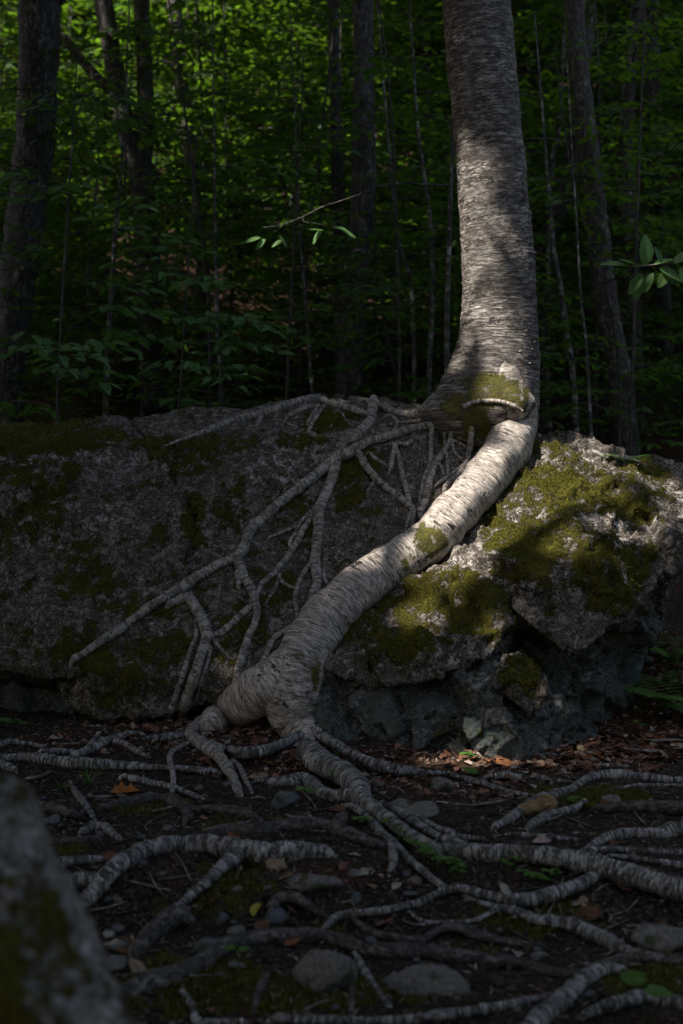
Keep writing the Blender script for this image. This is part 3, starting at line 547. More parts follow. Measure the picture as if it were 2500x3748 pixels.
broot(VF, [(740, 717, 22), (800, 695, 40), (870, 710, 50), (930, 755, 50), (990, 810, 55), (1040, 870, 60), (1100, 920, 60), (1160, 980, 52), (1220, 1040, 50), (1290, 1100, 50), (1360, 1160, 50), (1450, 1225, 40)], par=E20, name='rootlet')
broot(VF, [(1095, 920, 44), (1115, 1040, 60), (1092, 1115, 36)], par=E20, name='rootlet', k=0.8)
broot(VF, [(1040, 680, 40), (1150, 740, 70), (1230, 790, 65), (1310, 840, 56), (1400, 890, 55), (1500, 920, 50), (1600, 945, 30)], par=E20, name='rootlet')
broot(VF, [(1190, 735, 40), (1300, 790, 46), (1400, 840, 46), (1500, 870, 42), (180, 800, 40, VG), (300, 805, 36, VG), (420, 815, 28, VG)], par=E20, name='rootlet')
broot(VJ, [(1110, 210, 60), (1020, 270, 76), (940, 310, 76), (850, 340, 80), (750, 365, 86), (650, 385, 86), (560, 380, 76), (480, 360, 62), (400, 350, 60), (320, 325, 56), (250, 320, 52), (180, 335, 50), (120, 365, 46), (50, 400, 46), (1219, 455, 52, VI), (1100, 485, 52, VI), (980, 500, 55, VI), (860, 515, 52, VI), (740, 535, 52, VI), (690, 595, 50, VI), (655, 640, 30, VI)], par=E20, name='rootlet')
broot(VJ, [(575, 375, 60), (545, 320, 52), (515, 285, 24)], par=E20, name='rootlet', k=0.9)
E8 = broot(VE, [(1300, 70, 60), (1215, 120, 84), (1145, 155, 72), (1098, 192, 60), (1105, 235, 72), (1160, 270, 76), (1220, 310, 76), (1270, 360, 70), (1310, 420, 60), (1345, 480, 55), (1372, 560, 46)], M_ROOT, k=0.6, rough=0.16, bury=(0, 1))
broot(VE, [(1200, 280, 60), (1290, 305, 55), (1350, 335, 34)], M_ROOT, par=E8, name='rootlet'); broot(VE, [(1330, 370, 36), (1365, 400, 38), (1400, 460, 38), (1445, 560, 26)], M_ROOT, par=E8, name='rootlet')
broot(VE, [(1110, 255, 22), (1040, 285, 28), (985, 320, 32), (975, 370, 34), (990, 430, 32), (995, 500, 30), (985, 560, 26)], M_ROOT, par=E8, name='rootlet', k=1.0)
broot(VE, [(1090, 200, 30), (980, 222, 32), (900, 230, 32), (815, 242, 24)], par=E8, name='rootlet'); broot(VE, [(1060, 225, 24), (960, 240, 28), (880, 258, 22)], par=E8, name='rootlet')

GROOTS = [  # separate roots crossing the forest floor
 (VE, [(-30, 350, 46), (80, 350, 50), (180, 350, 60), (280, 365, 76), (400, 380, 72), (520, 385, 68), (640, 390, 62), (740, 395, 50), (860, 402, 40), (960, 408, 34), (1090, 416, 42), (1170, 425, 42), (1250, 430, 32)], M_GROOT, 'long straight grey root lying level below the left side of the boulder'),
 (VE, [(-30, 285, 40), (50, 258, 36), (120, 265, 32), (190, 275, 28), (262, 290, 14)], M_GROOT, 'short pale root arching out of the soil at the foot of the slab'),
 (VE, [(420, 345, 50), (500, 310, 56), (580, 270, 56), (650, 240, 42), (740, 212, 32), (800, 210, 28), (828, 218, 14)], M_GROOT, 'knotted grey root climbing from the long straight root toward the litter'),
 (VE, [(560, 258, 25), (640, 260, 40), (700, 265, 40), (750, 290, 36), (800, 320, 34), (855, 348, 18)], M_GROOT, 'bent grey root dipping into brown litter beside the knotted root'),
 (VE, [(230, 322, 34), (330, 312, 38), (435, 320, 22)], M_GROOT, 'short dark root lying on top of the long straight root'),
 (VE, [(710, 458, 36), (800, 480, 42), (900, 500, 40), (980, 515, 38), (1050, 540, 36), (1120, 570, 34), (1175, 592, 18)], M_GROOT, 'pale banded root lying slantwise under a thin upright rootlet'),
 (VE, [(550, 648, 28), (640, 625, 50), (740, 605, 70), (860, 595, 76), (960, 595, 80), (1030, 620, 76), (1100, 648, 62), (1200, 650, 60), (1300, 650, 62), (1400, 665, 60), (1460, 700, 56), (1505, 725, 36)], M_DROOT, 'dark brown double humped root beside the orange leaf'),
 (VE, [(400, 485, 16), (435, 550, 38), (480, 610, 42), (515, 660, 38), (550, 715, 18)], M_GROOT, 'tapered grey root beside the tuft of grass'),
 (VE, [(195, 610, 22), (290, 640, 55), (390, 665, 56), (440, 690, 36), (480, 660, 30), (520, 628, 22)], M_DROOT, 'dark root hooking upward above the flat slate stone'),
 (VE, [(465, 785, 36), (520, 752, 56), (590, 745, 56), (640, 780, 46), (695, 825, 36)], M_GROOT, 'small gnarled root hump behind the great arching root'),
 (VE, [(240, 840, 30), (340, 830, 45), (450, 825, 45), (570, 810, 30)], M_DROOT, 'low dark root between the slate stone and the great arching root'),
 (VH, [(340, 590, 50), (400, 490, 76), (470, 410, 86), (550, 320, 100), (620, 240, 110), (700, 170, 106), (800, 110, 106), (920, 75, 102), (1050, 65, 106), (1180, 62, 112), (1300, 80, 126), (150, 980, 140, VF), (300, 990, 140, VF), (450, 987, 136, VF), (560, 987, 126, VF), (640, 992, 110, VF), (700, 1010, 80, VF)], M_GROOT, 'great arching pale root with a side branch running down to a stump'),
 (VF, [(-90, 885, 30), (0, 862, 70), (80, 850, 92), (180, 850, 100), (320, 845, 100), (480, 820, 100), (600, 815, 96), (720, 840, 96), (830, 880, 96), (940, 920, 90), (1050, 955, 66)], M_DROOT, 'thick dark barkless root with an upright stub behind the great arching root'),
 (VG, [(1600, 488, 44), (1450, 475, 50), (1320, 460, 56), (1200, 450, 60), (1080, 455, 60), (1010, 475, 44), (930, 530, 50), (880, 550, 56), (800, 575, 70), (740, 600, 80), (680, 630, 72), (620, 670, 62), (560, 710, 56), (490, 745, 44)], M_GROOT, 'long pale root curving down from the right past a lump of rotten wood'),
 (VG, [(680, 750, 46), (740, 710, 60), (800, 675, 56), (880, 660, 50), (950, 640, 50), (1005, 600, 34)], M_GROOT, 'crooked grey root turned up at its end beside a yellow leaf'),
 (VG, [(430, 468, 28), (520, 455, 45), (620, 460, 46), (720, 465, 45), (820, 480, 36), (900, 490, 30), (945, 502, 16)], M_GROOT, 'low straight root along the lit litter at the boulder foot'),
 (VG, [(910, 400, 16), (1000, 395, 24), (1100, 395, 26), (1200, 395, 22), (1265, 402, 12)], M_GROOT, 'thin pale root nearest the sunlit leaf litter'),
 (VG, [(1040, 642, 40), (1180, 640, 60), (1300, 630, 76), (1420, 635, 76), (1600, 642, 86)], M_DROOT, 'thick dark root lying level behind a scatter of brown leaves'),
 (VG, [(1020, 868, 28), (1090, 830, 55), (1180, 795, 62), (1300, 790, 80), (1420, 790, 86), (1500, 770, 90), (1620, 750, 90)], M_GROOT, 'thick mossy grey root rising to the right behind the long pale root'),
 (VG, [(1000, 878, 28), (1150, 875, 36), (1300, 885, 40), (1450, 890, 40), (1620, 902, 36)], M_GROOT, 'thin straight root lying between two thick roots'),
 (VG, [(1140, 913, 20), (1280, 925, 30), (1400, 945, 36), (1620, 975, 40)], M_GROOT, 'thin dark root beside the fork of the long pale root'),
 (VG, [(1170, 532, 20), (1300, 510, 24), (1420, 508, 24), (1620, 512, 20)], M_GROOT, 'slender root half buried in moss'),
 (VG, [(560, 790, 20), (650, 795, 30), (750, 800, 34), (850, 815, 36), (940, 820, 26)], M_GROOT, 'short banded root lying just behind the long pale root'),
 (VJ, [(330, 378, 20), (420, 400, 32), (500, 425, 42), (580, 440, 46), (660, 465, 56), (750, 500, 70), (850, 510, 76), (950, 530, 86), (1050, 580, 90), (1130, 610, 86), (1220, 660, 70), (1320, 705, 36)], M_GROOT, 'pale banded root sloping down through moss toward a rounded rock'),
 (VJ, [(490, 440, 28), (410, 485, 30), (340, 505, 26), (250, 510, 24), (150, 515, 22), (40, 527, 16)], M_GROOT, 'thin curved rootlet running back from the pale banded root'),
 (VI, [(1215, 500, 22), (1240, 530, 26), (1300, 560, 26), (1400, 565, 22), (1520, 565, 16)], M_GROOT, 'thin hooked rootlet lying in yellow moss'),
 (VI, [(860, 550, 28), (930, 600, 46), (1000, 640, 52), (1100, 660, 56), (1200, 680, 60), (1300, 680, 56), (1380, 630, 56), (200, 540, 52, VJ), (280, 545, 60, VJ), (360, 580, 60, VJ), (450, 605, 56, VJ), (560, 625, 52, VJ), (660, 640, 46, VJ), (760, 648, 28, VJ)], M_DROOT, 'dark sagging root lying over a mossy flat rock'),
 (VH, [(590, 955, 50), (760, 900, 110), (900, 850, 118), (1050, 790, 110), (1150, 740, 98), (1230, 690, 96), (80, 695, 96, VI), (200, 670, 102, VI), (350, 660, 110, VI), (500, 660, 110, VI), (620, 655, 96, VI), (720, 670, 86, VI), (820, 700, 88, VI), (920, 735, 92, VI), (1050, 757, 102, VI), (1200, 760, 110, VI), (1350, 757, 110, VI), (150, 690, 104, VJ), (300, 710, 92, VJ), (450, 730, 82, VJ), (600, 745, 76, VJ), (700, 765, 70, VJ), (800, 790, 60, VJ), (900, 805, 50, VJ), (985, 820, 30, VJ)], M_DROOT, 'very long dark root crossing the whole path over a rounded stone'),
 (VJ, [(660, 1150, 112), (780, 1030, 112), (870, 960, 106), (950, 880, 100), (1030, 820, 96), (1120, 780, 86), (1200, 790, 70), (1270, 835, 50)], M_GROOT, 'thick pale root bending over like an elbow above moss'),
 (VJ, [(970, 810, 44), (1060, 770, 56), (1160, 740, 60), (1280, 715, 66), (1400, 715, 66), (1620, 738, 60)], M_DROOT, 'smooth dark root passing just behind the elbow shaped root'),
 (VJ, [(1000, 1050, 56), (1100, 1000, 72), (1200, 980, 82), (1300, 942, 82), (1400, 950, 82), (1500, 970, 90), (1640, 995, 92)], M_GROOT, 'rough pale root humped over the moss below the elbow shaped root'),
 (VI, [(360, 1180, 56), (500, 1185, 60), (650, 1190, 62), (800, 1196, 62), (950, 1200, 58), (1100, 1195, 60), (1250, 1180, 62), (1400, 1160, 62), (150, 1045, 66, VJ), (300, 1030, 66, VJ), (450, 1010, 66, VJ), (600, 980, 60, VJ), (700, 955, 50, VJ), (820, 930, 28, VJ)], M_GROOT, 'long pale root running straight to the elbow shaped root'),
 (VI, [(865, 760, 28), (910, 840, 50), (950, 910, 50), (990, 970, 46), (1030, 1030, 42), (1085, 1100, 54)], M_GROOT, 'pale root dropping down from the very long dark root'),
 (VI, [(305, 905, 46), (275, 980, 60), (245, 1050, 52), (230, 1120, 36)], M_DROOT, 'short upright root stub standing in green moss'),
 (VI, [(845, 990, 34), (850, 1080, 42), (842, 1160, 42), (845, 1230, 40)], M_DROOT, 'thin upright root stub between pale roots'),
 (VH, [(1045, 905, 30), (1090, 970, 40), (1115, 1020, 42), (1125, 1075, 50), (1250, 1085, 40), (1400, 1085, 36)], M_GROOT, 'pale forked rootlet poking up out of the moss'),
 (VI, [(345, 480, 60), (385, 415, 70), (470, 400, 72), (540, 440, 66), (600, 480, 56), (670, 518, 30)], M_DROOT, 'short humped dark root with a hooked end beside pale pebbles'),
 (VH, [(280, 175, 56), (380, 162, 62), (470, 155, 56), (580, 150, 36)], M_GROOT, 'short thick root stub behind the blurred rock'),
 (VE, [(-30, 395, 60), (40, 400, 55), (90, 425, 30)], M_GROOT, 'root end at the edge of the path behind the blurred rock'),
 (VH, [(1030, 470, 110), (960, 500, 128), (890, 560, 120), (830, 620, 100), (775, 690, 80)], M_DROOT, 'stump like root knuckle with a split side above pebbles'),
]
gobj = {}
for vw, pl, mt, lb in GROOTS:
    gobj[lb[:14]] = root('root', vw, pl, mt, None, 'G', 0.45, moss=0.2 if mt is M_GROOT else 0.12, label=lb, rough=0.11)
def sub(par, vw, pl, mt, k=0.5, surf='G'):
    o = root('rootlet', vw, pl, mt, par, surf, k); return o
great = gobj['great arching ']
sub(great, VH, [(560, 270, 80), (480, 262, 90), (400, 280, 84), (340, 310, 76), (300, 345, 50)], M_GROOT)
sub(great, VH, [(1360, 120, 90), (1310, 165, 90), (1255, 210, 70), (1200, 270, 60), (1130, 330, 56), (1060, 390, 54), (990, 440, 44)], M_GROOT, 0.6)
sub(gobj['thick dark bar'], VF, [(740, 840, 80), (765, 800, 84), (790, 765, 72), (800, 745, 40)], M_DROOT, 0.9)
sub(gobj['dark brown dou'], VE, [(1060, 640, 50), (1068, 680, 46), (1060, 720, 30)], M_DROOT, 0.7)
print('roots', round(time.time() - T0, 1))

# ------------------------------------------------------------------ stones
def stone_mesh(seed, flat=0.6):
    bm = bmesh.new(); bmesh.ops.create_icosphere(bm, subdivisions=3, radius=0.5); co = np.array([v.co for v in bm.verts]); r2 = np.random.default_rng(seed)
    nrm = r2.normal(size=(11, 3)); nrm /= np.linalg.norm(nrm, axis=1)[:, None]; dd = r2.uniform(0.27, 0.46, 11)
    u = co / np.linalg.norm(co, axis=1)[:, None]; rad = np.min(np.where(u @ nrm.T > 0.05, dd / np.maximum(u @ nrm.T, 0.05), 9), axis=1); rad = np.minimum(rad, 0.55)
    rad = rad + 0.02 * fbm(u * 3 + seed, 3)
    for v, q in zip(bm.verts, u * rad[:, None]): v.co = q
    for fc in bm.faces: fc.smooth = True
    m = bpy.data.meshes.new('stone'); bm.to_mesh(m); bm.free(); return m
def stone_mat(name, a, b):
    s = MB(name); p = s.pos(); n = s.noise(p, 60, 5, 0.7)
    c = s.mix(s.ramp(n, [(0.32, 0.0), (0.68, 1.0)]), a, b); e = s.ramp(s.noise(p, 14, 4), [(0.58, 0.0), (0.66, 0.8)])
    return s.done(s.mix(e, c, (0.035, 0.045, 0.010)), 0.85, s.bump(n, 0.6, 0.006))
SM = [stone_mat('slate_blue', (0.055, 0.062, 0.066), (0.12, 0.13, 0.135)), stone_mat('grey_stone', (0.07, 0.066, 0.060), (0.20, 0.19, 0.175)), stone_mat('reddish_stone', (0.09, 0.065, 0.055), (0.20, 0.155, 0.135))]
SMESH = []
for i in range(9):
    m = stone_mesh(40 + i); m.materials.append(SM[i % 3]); SMESH.append(m)
def stone(view, x, y, wd, ht, kind, label, group=None, depth=0.9, rz=None, sink=0.25, name='stone'):
    px, py = view(x, y); s = SC[view]; h = cast(px, py + ht * s * 0.35, 'G'); p = CAM + ray(px, py + ht * s * 0.35) * h[0]
    wm = wd * s * h[0] / FPX; hm = ht * s * h[0] / FPX
    m = SMESH[kind + 3 * random.randrange(3)]; o = bpy.data.objects.new(name, m); o.scale = (wm * 1.15, wm * depth, max(hm * 1.15, wm * 0.25)); o.location = (p[0], p[1] + 0.1 * wm, p[2] + hm * (0.5 - sink)); o.rotation_euler = (random.uniform(-.15, .15), random.uniform(-.15, .15), rz if rz is not None else random.uniform(-0.5, 0.5))
    COL.objects.link(o); tag(o, label, 'stone', group); return o
stone(VE, 300, 705, 100, 48, 0, 'flat blue grey slate stone beside a dark hooked root'); stone(VF, 415, 665, 175, 110, 0, 'square dark slate block below the banded root'); stone(VE, 1020, 265, 85, 36, 1, 'small flat stone beside the gnarled birch root')
stone(VH, 680, 555, 75, 65, 0, 'round blue pebble behind the green grey pebble'); stone(VH, 625, 590, 75, 60, 0, 'dark blue pebble touching the root knuckle hollow'); stone(VH, 675, 638, 95, 62, 1, 'green grey pebble beside an orange leaf scrap')
stone(VH, 645, 755, 160, 80, 1, 'broad half buried stone in front of the root knuckle'); stone(VH, 480, 775, 60, 36, 0, 'small round pebble beside the blurred rock'); stone(VH, 1190, 655, 170, 90, 0, 'smooth blue stone wedged behind the very long dark root')
stone(VI, 870, 258, 80, 46, 1, 'pale flat pebble in brown chips'); stone(VI, 945, 230, 66, 36, 1, 'small pale pebble beside the flat pebble'); stone(VI, 1245, 310, 105, 66, 2, 'reddish stone among green seedlings'); stone(VI, 1220, 392, 110, 40, 0, 'grey flake of slate behind the long pale root')
stone(VI, 355, 530, 125, 100, 0, 'pointed blue grey stone beside the humped dark root'); stone(VI, 115, 620, 110, 44, 1, 'pale slab pebble behind the very long dark root'); stone(VI, 965, 680, 80, 46, 0, 'blue pebble under the dark sagging root')
stone(VI, 670, 870, 330, 300, 1, 'rounded rock held under the very long dark root', depth=0.7); stone(VI, 590, 310, 330, 110, 1, 'long grey rock breaking through moss', rz=-0.3, depth=.5); stone(VI, 1330, 930, 560, 200, 1, 'flat mossy rock lying under the dark sagging root', depth=0.8, sink=0.38)
stone(VJ, 740, 705, 75, 52, 1, 'pale pebble beside brown leaves and the very long dark root'); stone(VJ, 1450, 600, 270, 160, 1, 'large rounded grey rock at the end of the banded root'); stone(VG, 172, 500, 130, 100, 1, 'rough grey rock under the crossing birch root')
stone(VG, 1160, 585, 110, 44, 1, 'pale knobbly stone half sunk in moss'); stone(VG, 70, 650, 200, 90, 1, 'low mossy rock beside the forked roots', sink=.35); stone(VF, 1180, 690, 220, 120, 1, 'mossy buried rock between forked birch roots', sink=0.38)
stone(VI, 870, 410, 60, 80, 0, 'upright dark stone in the chips'); stone(VI, 20, 550, 70, 80, 0, 'blue stone at the edge of the moss bank')
for i in range(90):
    x, y = random.uniform(60, 2450), random.uniform(2840, 3700); wd = random.uniform(14, 42)
    try: stone(V_ := VD, x / DS, y / DS, wd / DS * 1.0, wd / DS * 0.6, random.randrange(3), 'small pebble lying loose among the roots', 'small pebbles on the forest floor', name='pebble')
    except Exception: pass
# the blurred rock close to the lens
near = chunk('near_rock', [P(*p) for p in ((-160, 2860, 2.55), (30, 2850, 2.5), (95, 2880, 2.5), (120, 2960, 2.48), (150, 3130, 2.45), (190, 3330, 2.40), (225, 3420, 2.38), (345, 3540, 2.34), (500, 3740, 2.28), (620, 3980, 2.25), (-200, 3000, 2.35), (-200, 3500, 2.2), (100, 3350, 2.28), (200, 3800, 2.15), (-200, 2900, 3.1), (60, 2950, 2.95), (200, 3500, 2.9), (500, 4000, 2.7))]
             + [np.array([-1.0, 2.1, -0.4]), np.array([-0.2, 2.0, -0.4]), np.array([-0.15, 2.8, -0.4]), np.array([-1.0, 3.0, -0.4])], M_NEAR, 0.012, 6, 0.03, 0.008, 5, parent=None, mossy=False, seed=9)
near.name = 'rock'; tag(near, 'out of focus lichen spotted rock standing close to the path', 'rock')
at = near.data.attributes['moss']; nco = coords(near.data); at.data.foreach_set('value', np.clip(0.25 + 0.5 * fbm(nco * 3 + 5, 3), 0, 0.8).astype(np.float32)); near.data.attributes['lichen'].data.foreach_set('value', np.ones(len(nco), dtype=np.float32))
print('stones', round(time.time() - T0, 1))

# ------------------------------------------------------------------ leaf builders
LT = np.array([(0, 0, 0), (0.28, 0.22, 0.035), (0.30, 0.0, -0.01), (0.28, -0.22, 0.035), (0.68, 0.17, 0.0), (0.70, 0.0, -0.03), (0.68, -0.17, 0.0), (1.0, 0, -0.10)])
LF = np.array([(0, 2, 1), (0, 3, 2), (1, 2, 4), (4, 2, 5), (2, 3, 5), (5, 3, 6), (4, 5, 7), (5, 6, 7)])
LT4 = np.array([(0, 0, 0), (0.45, 0.27, 0.03), (0.45, -0.27, 0.03), (1.0, 0, -0.06)]); LF4 = np.array([(0, 2, 1), (1, 2, 3)])
def leaf_arrays(pos, dirs, nrm, size, T=LT, F=LF):
    pos = np.asarray(pos); d = dirs / (np.linalg.norm(dirs, axis=1)[:, None] + 1e-9); n = nrm - d * (nrm * d).sum(1)[:, None]; n /= np.linalg.norm(n, axis=1)[:, None] + 1e-9
    b = np.cross(n, d); v = pos[:, None] + size[:, None, None] * (T[None, :, 0:1] * d[:, None] + T[None, :, 1:2] * b[:, None] + T[None, :, 2:3] * n[:, None])
    k = len(T); f = F[None] + (np.arange(len(pos)) * k)[:, None, None]
    return v.reshape(-1, 3), f.reshape(-1, 3), k
def leaf_mesh(name, pos, dirs, nrm, size, mat, T=LT, F=LF, tint=None):
    v, f, k = leaf_arrays(pos, dirs, nrm, size, T, F); tint = rng.random(len(pos)) if tint is None else tint
    return npmesh(name, v, f, mat, False, {'tint': ('FLOAT', np.repeat(tint, k))})

# ------------------------------------------------------------------ litter, chips, moss tufts
def drop(n, bl, base, size, T, F, zlo=0.0, yr=(3.3, 9.5)):
    X = rng.uniform(-2.4, 3.0, n); Y = rng.uniform(*yr, n); pts = np.stack([X, Y, ground_h(X, Y)], 1); px, py = project(pts)
    dens = np.clip(blobs(px, py, bl) + base + 0.35 * fbm(pts * 2.2, 2), 0, 1); keep = (rng.random(n) < dens) & (np.abs(X) < 0.33 * Y)
    pts = pts[keep]; m = len(pts); a = rng.uniform(0, 2 * math.pi, m); tl = rng.normal(0, 0.33, m)
    d = np.stack([np.cos(a), np.sin(a), tl], 1); nn = np.stack([rng.normal(0, 0.4, m), rng.normal(0, 0.4, m), np.ones(m)], 1)
    sz = rng.uniform(size[0], size[1], m) * rng.uniform(0.6, 1, m); pts[:, 2] += 0.004 + np.abs(tl) * sz * 0.3
    return pts, d, nn, sz
CT = np.array([(0, 0.0, 0), (0.5, 0.10, 0.03), (0.5, -0.10, 0.0), (1.0, 0.03, -0.02)])
p_, d_, n_, s_ = drop(42000, GLIT, -0.10, (0.03, 0.075), LT4, LF4)
lit = mobj('leaf_litter', leaf_mesh('leaf_litter', p_, d_, n_, s_, M_LITTER, LT4 * np.array([1, 1.1, 2.5]), LF4)); tag(lit, 'brown leaf litter covering the ground round the boulder', 'leaf litter', kind='stuff'); print('litter', len(p_))
p_, d_, n_, s_ = drop(80000, GLIT, 0.42, (0.014, 0.05), CT, LF4)
ch = mobj('bark_chips', leaf_mesh('bark_chips', p_, d_, n_, s_, M_CHIP, CT, LF4)); tag(ch, 'small bark chips and needles strewn over the dark soil', 'debris', kind='stuff'); print('chips', len(p_))
# moss tufts on the rock
tv = np.concatenate(ROCK_V); tn = np.concatenate([a for a, _ in ROCK_N]); tm = np.concatenate([b for _, b in ROCK_N])
cand = np.where((tm > 0.52) & (tn[:, 1] < 0.4))[0]; pick = rng.choice(cand, min(70000, len(cand) * 2))
bp = tv[pick] + rng.normal(0, 0.006, (len(pick), 3)); bd = tn[pick] + rng.normal(0, 0.55, (len(pick), 3)); MT = np.array([(-0.2, 0.30, 0), (-0.2, -0.30, 0), (1.0, 0, 0)])
moss = mobj('moss', leaf_mesh('moss', bp, bd, rng.normal(size=bp.shape), rng.uniform(0.006, 0.015, len(bp)), M_MOSS, MT, np.array([(0, 1, 2)]), np.clip(0.5 + 0.5 * fbm(bp * 7, 2) + rng.normal(0, 0.2, len(bp)), 0, 1)), boulder); moss['kind'] = 'stuff'
cand = np.where((gmoss > 0.55) & front)[0]; pick = rng.choice(cand, 26000); bp = gv[pick] + rng.normal(0, 0.01, (len(pick), 3)) * (1, 1, 0.2); bd = np.array([0, 0, 1.0]) + rng.normal(0, 0.5, (len(pick), 3))
gm = mobj('ground_moss', leaf_mesh('ground_moss', bp, bd, rng.normal(size=bp.shape), rng.uniform(0.006, 0.016, len(bp)), M_MOSS, MT, np.array([(0, 1, 2)]), rng.uniform(0, 0.5, len(bp)))); tag(gm, 'low green moss spreading over the soil between the roots', 'moss', kind='stuff')
M_CURL = plain_leaf('bark_curl', (0.20, 0.15, 0.11), (0.48, 0.41, 0.34))
# peeling curls of birch bark
tvv = TRUNK_V[(TRUNK_V[:, 0, 2] < 5)]; ns = len(tvv); cnt = 2000
ri = rng.integers(0, ns - 1, cnt); ci = rng.integers(0, 64, cnt); cp = tvv[ri, ci]; ctr = tvv[ri].mean(1); rn = cp - ctr; rn /= np.linalg.norm(rn, axis=1)[:, None]
tg = np.cross(rn, np.array([0, 0, 1.0])) * rng.choice([-1, 1], cnt)[:, None]; keep = (cp[:, 2] > 1.95) & (rn[:, 1] < 0.3)
mob = leaf_mesh('bark_curl', (cp - rn * 0.002)[keep], (tg + rn * rng.uniform(0.1, 0.9, cnt)[:, None])[keep], (rn * 0.6 + np.array([0, 0, 0.8]))[keep], rng.uniform(0.006, 0.019, cnt)[keep], M_CURL, np.array([(0, 0.3, 0), (0, -0.3, 0), (0.6, 0.2, 0.12), (0.6, -0.22, 0.1), (0.85, 0.05, 0.35)]), np.array([(0, 1, 2), (2, 1, 3), (2, 3, 4)]))
bc = mobj('bark_curls', mob, birch); bc['kind'] = 'stuff'
print('scatter', round(time.time() - T0, 1))

# ------------------------------------------------------------------ forest trees behind the boulder
def gz(x, y): return float(ground_h(np.array([x]), np.array([y]))[0])
def trunk_pts(pl, Y, top=None, lean=(0, 0)):
    pts = [PD(x, y, Y) for x, y, _ in pl]; rad = [wd * DS / 2 * Y / FPX for *_, wd in pl]
    b = pts[-1].copy(); g = gz(b[0], Y)
    if b[2] > g: pts.append(np.array([b[0] + 0.02, Y, (b[2] + g) / 2])); rad.append(rad[-1] * 1.06); pts.append(np.array([b[0] + 0.03, Y, g - 0.25])); rad.append(rad[-1] * 1.25)
    if top:
        a = pts[0]; d = (pts[0] - pts[1]); d = d / d[2]; n = 3
        for i in range(1, n + 1):
            pts.insert(0, a + d * top * i / n * np.array([0.5, 0.5, 1]) + np.array([lean[0], lean[1], 0]) * i / n); rad.insert(0, max(0.006, rad[0] * (0.72 if i < n else 0.4)))
    return pts, rad
def cluster(c, rr, n, size):
    u = rng.normal(size=(n, 3)); u /= np.linalg.norm(u, axis=1)[:, None]; r = rng.random(n) ** 0.4
    p = np.asarray(c) + u * r[:, None] * np.asarray(rr); keep = fbm(p * 0.9, 2) > -0.18; p = p[keep]; m = len(p)
    return p, rng.normal(size=(m, 3)) * (1, 1, 0.4), rng.normal(size=(m, 3)) * 0.5 + (0, 0, 1), rng.uniform(size * 0.7, size * 1.3, m)
TREES = [
 ('old broad trunked tree standing upright in the woods left of the forked tree', M_TRUNK, 13.0, [(92, -80, 95), (90, 100, 92), (82, 300, 88), (65, 450, 88), (45, 600, 86), (25, 750, 84), (15, 900, 84)]),
 ('forked tree with two dark limbs rising from one trunk', M_TRUNK, 16.0, [(326, 380, 60), (335, 520, 58), (342, 620, 55), (348, 760, 54), (350, 950, 54)]),
 ('thin crooked tree with a broken stub beside the forked tree', M_TRUNK, 18.0, [(395, -60, 32), (405, 60, 32), (415, 180, 32), (432, 300, 30), (440, 400, 30), (455, 520, 30), (465, 620, 32), (468, 720, 34), (470, 950, 36)]),
 ('pale grey trunk just behind the middle of the boulder', M_TRUNK, 14.0, [(833, -60, 46), (835, 150, 46), (834, 330, 56), (835, 430, 58), (828, 540, 54), (818, 650, 56), (808, 760, 60), (800, 930, 62)]),
 ('slim pinkish trunk close beside the pale grey trunk', M_TRUNK, 15.0, [(765, -60, 22), (768, 150, 24), (772, 330, 28), (776, 500, 27), (778, 650, 26), (780, 900, 27)]),
 ('pale leaning trunk seen just past the birch stem', M_TRUNK, 15.0, [(1350, 60, 30), (1335, 200, 33), (1318, 340, 38), (1303, 430, 42), (1280, 490, 38), (1252, 560, 36), (1240, 700, 34), (1235, 930, 34)]),
 ('dark leaning trunk behind the beech sprig', M_TRUNK, 13.0, [(1320, -60, 40), (1325, 100, 42), (1345, 300, 48), (1365, 450, 50), (1380, 600, 52), (1400, 750, 55), (1425, 880, 58), (1440, 1050, 60)]),
 ('narrow grey trunk crossing behind the dark leaning trunk', M_TRUNK, 15.5, [(1472, -60, 28), (1452, 80, 28), (1440, 250, 34), (1436, 400, 42), (1442, 550, 44), (1452, 800, 46), (1462, 1000, 48)]),
 ('shadowed trunk farthest from the birch on the boulder side', M_TRUNK, 17.0, [(1490, -60, 40), (1500, 300, 42), (1515, 650, 45), (1530, 1000, 48)]),
]
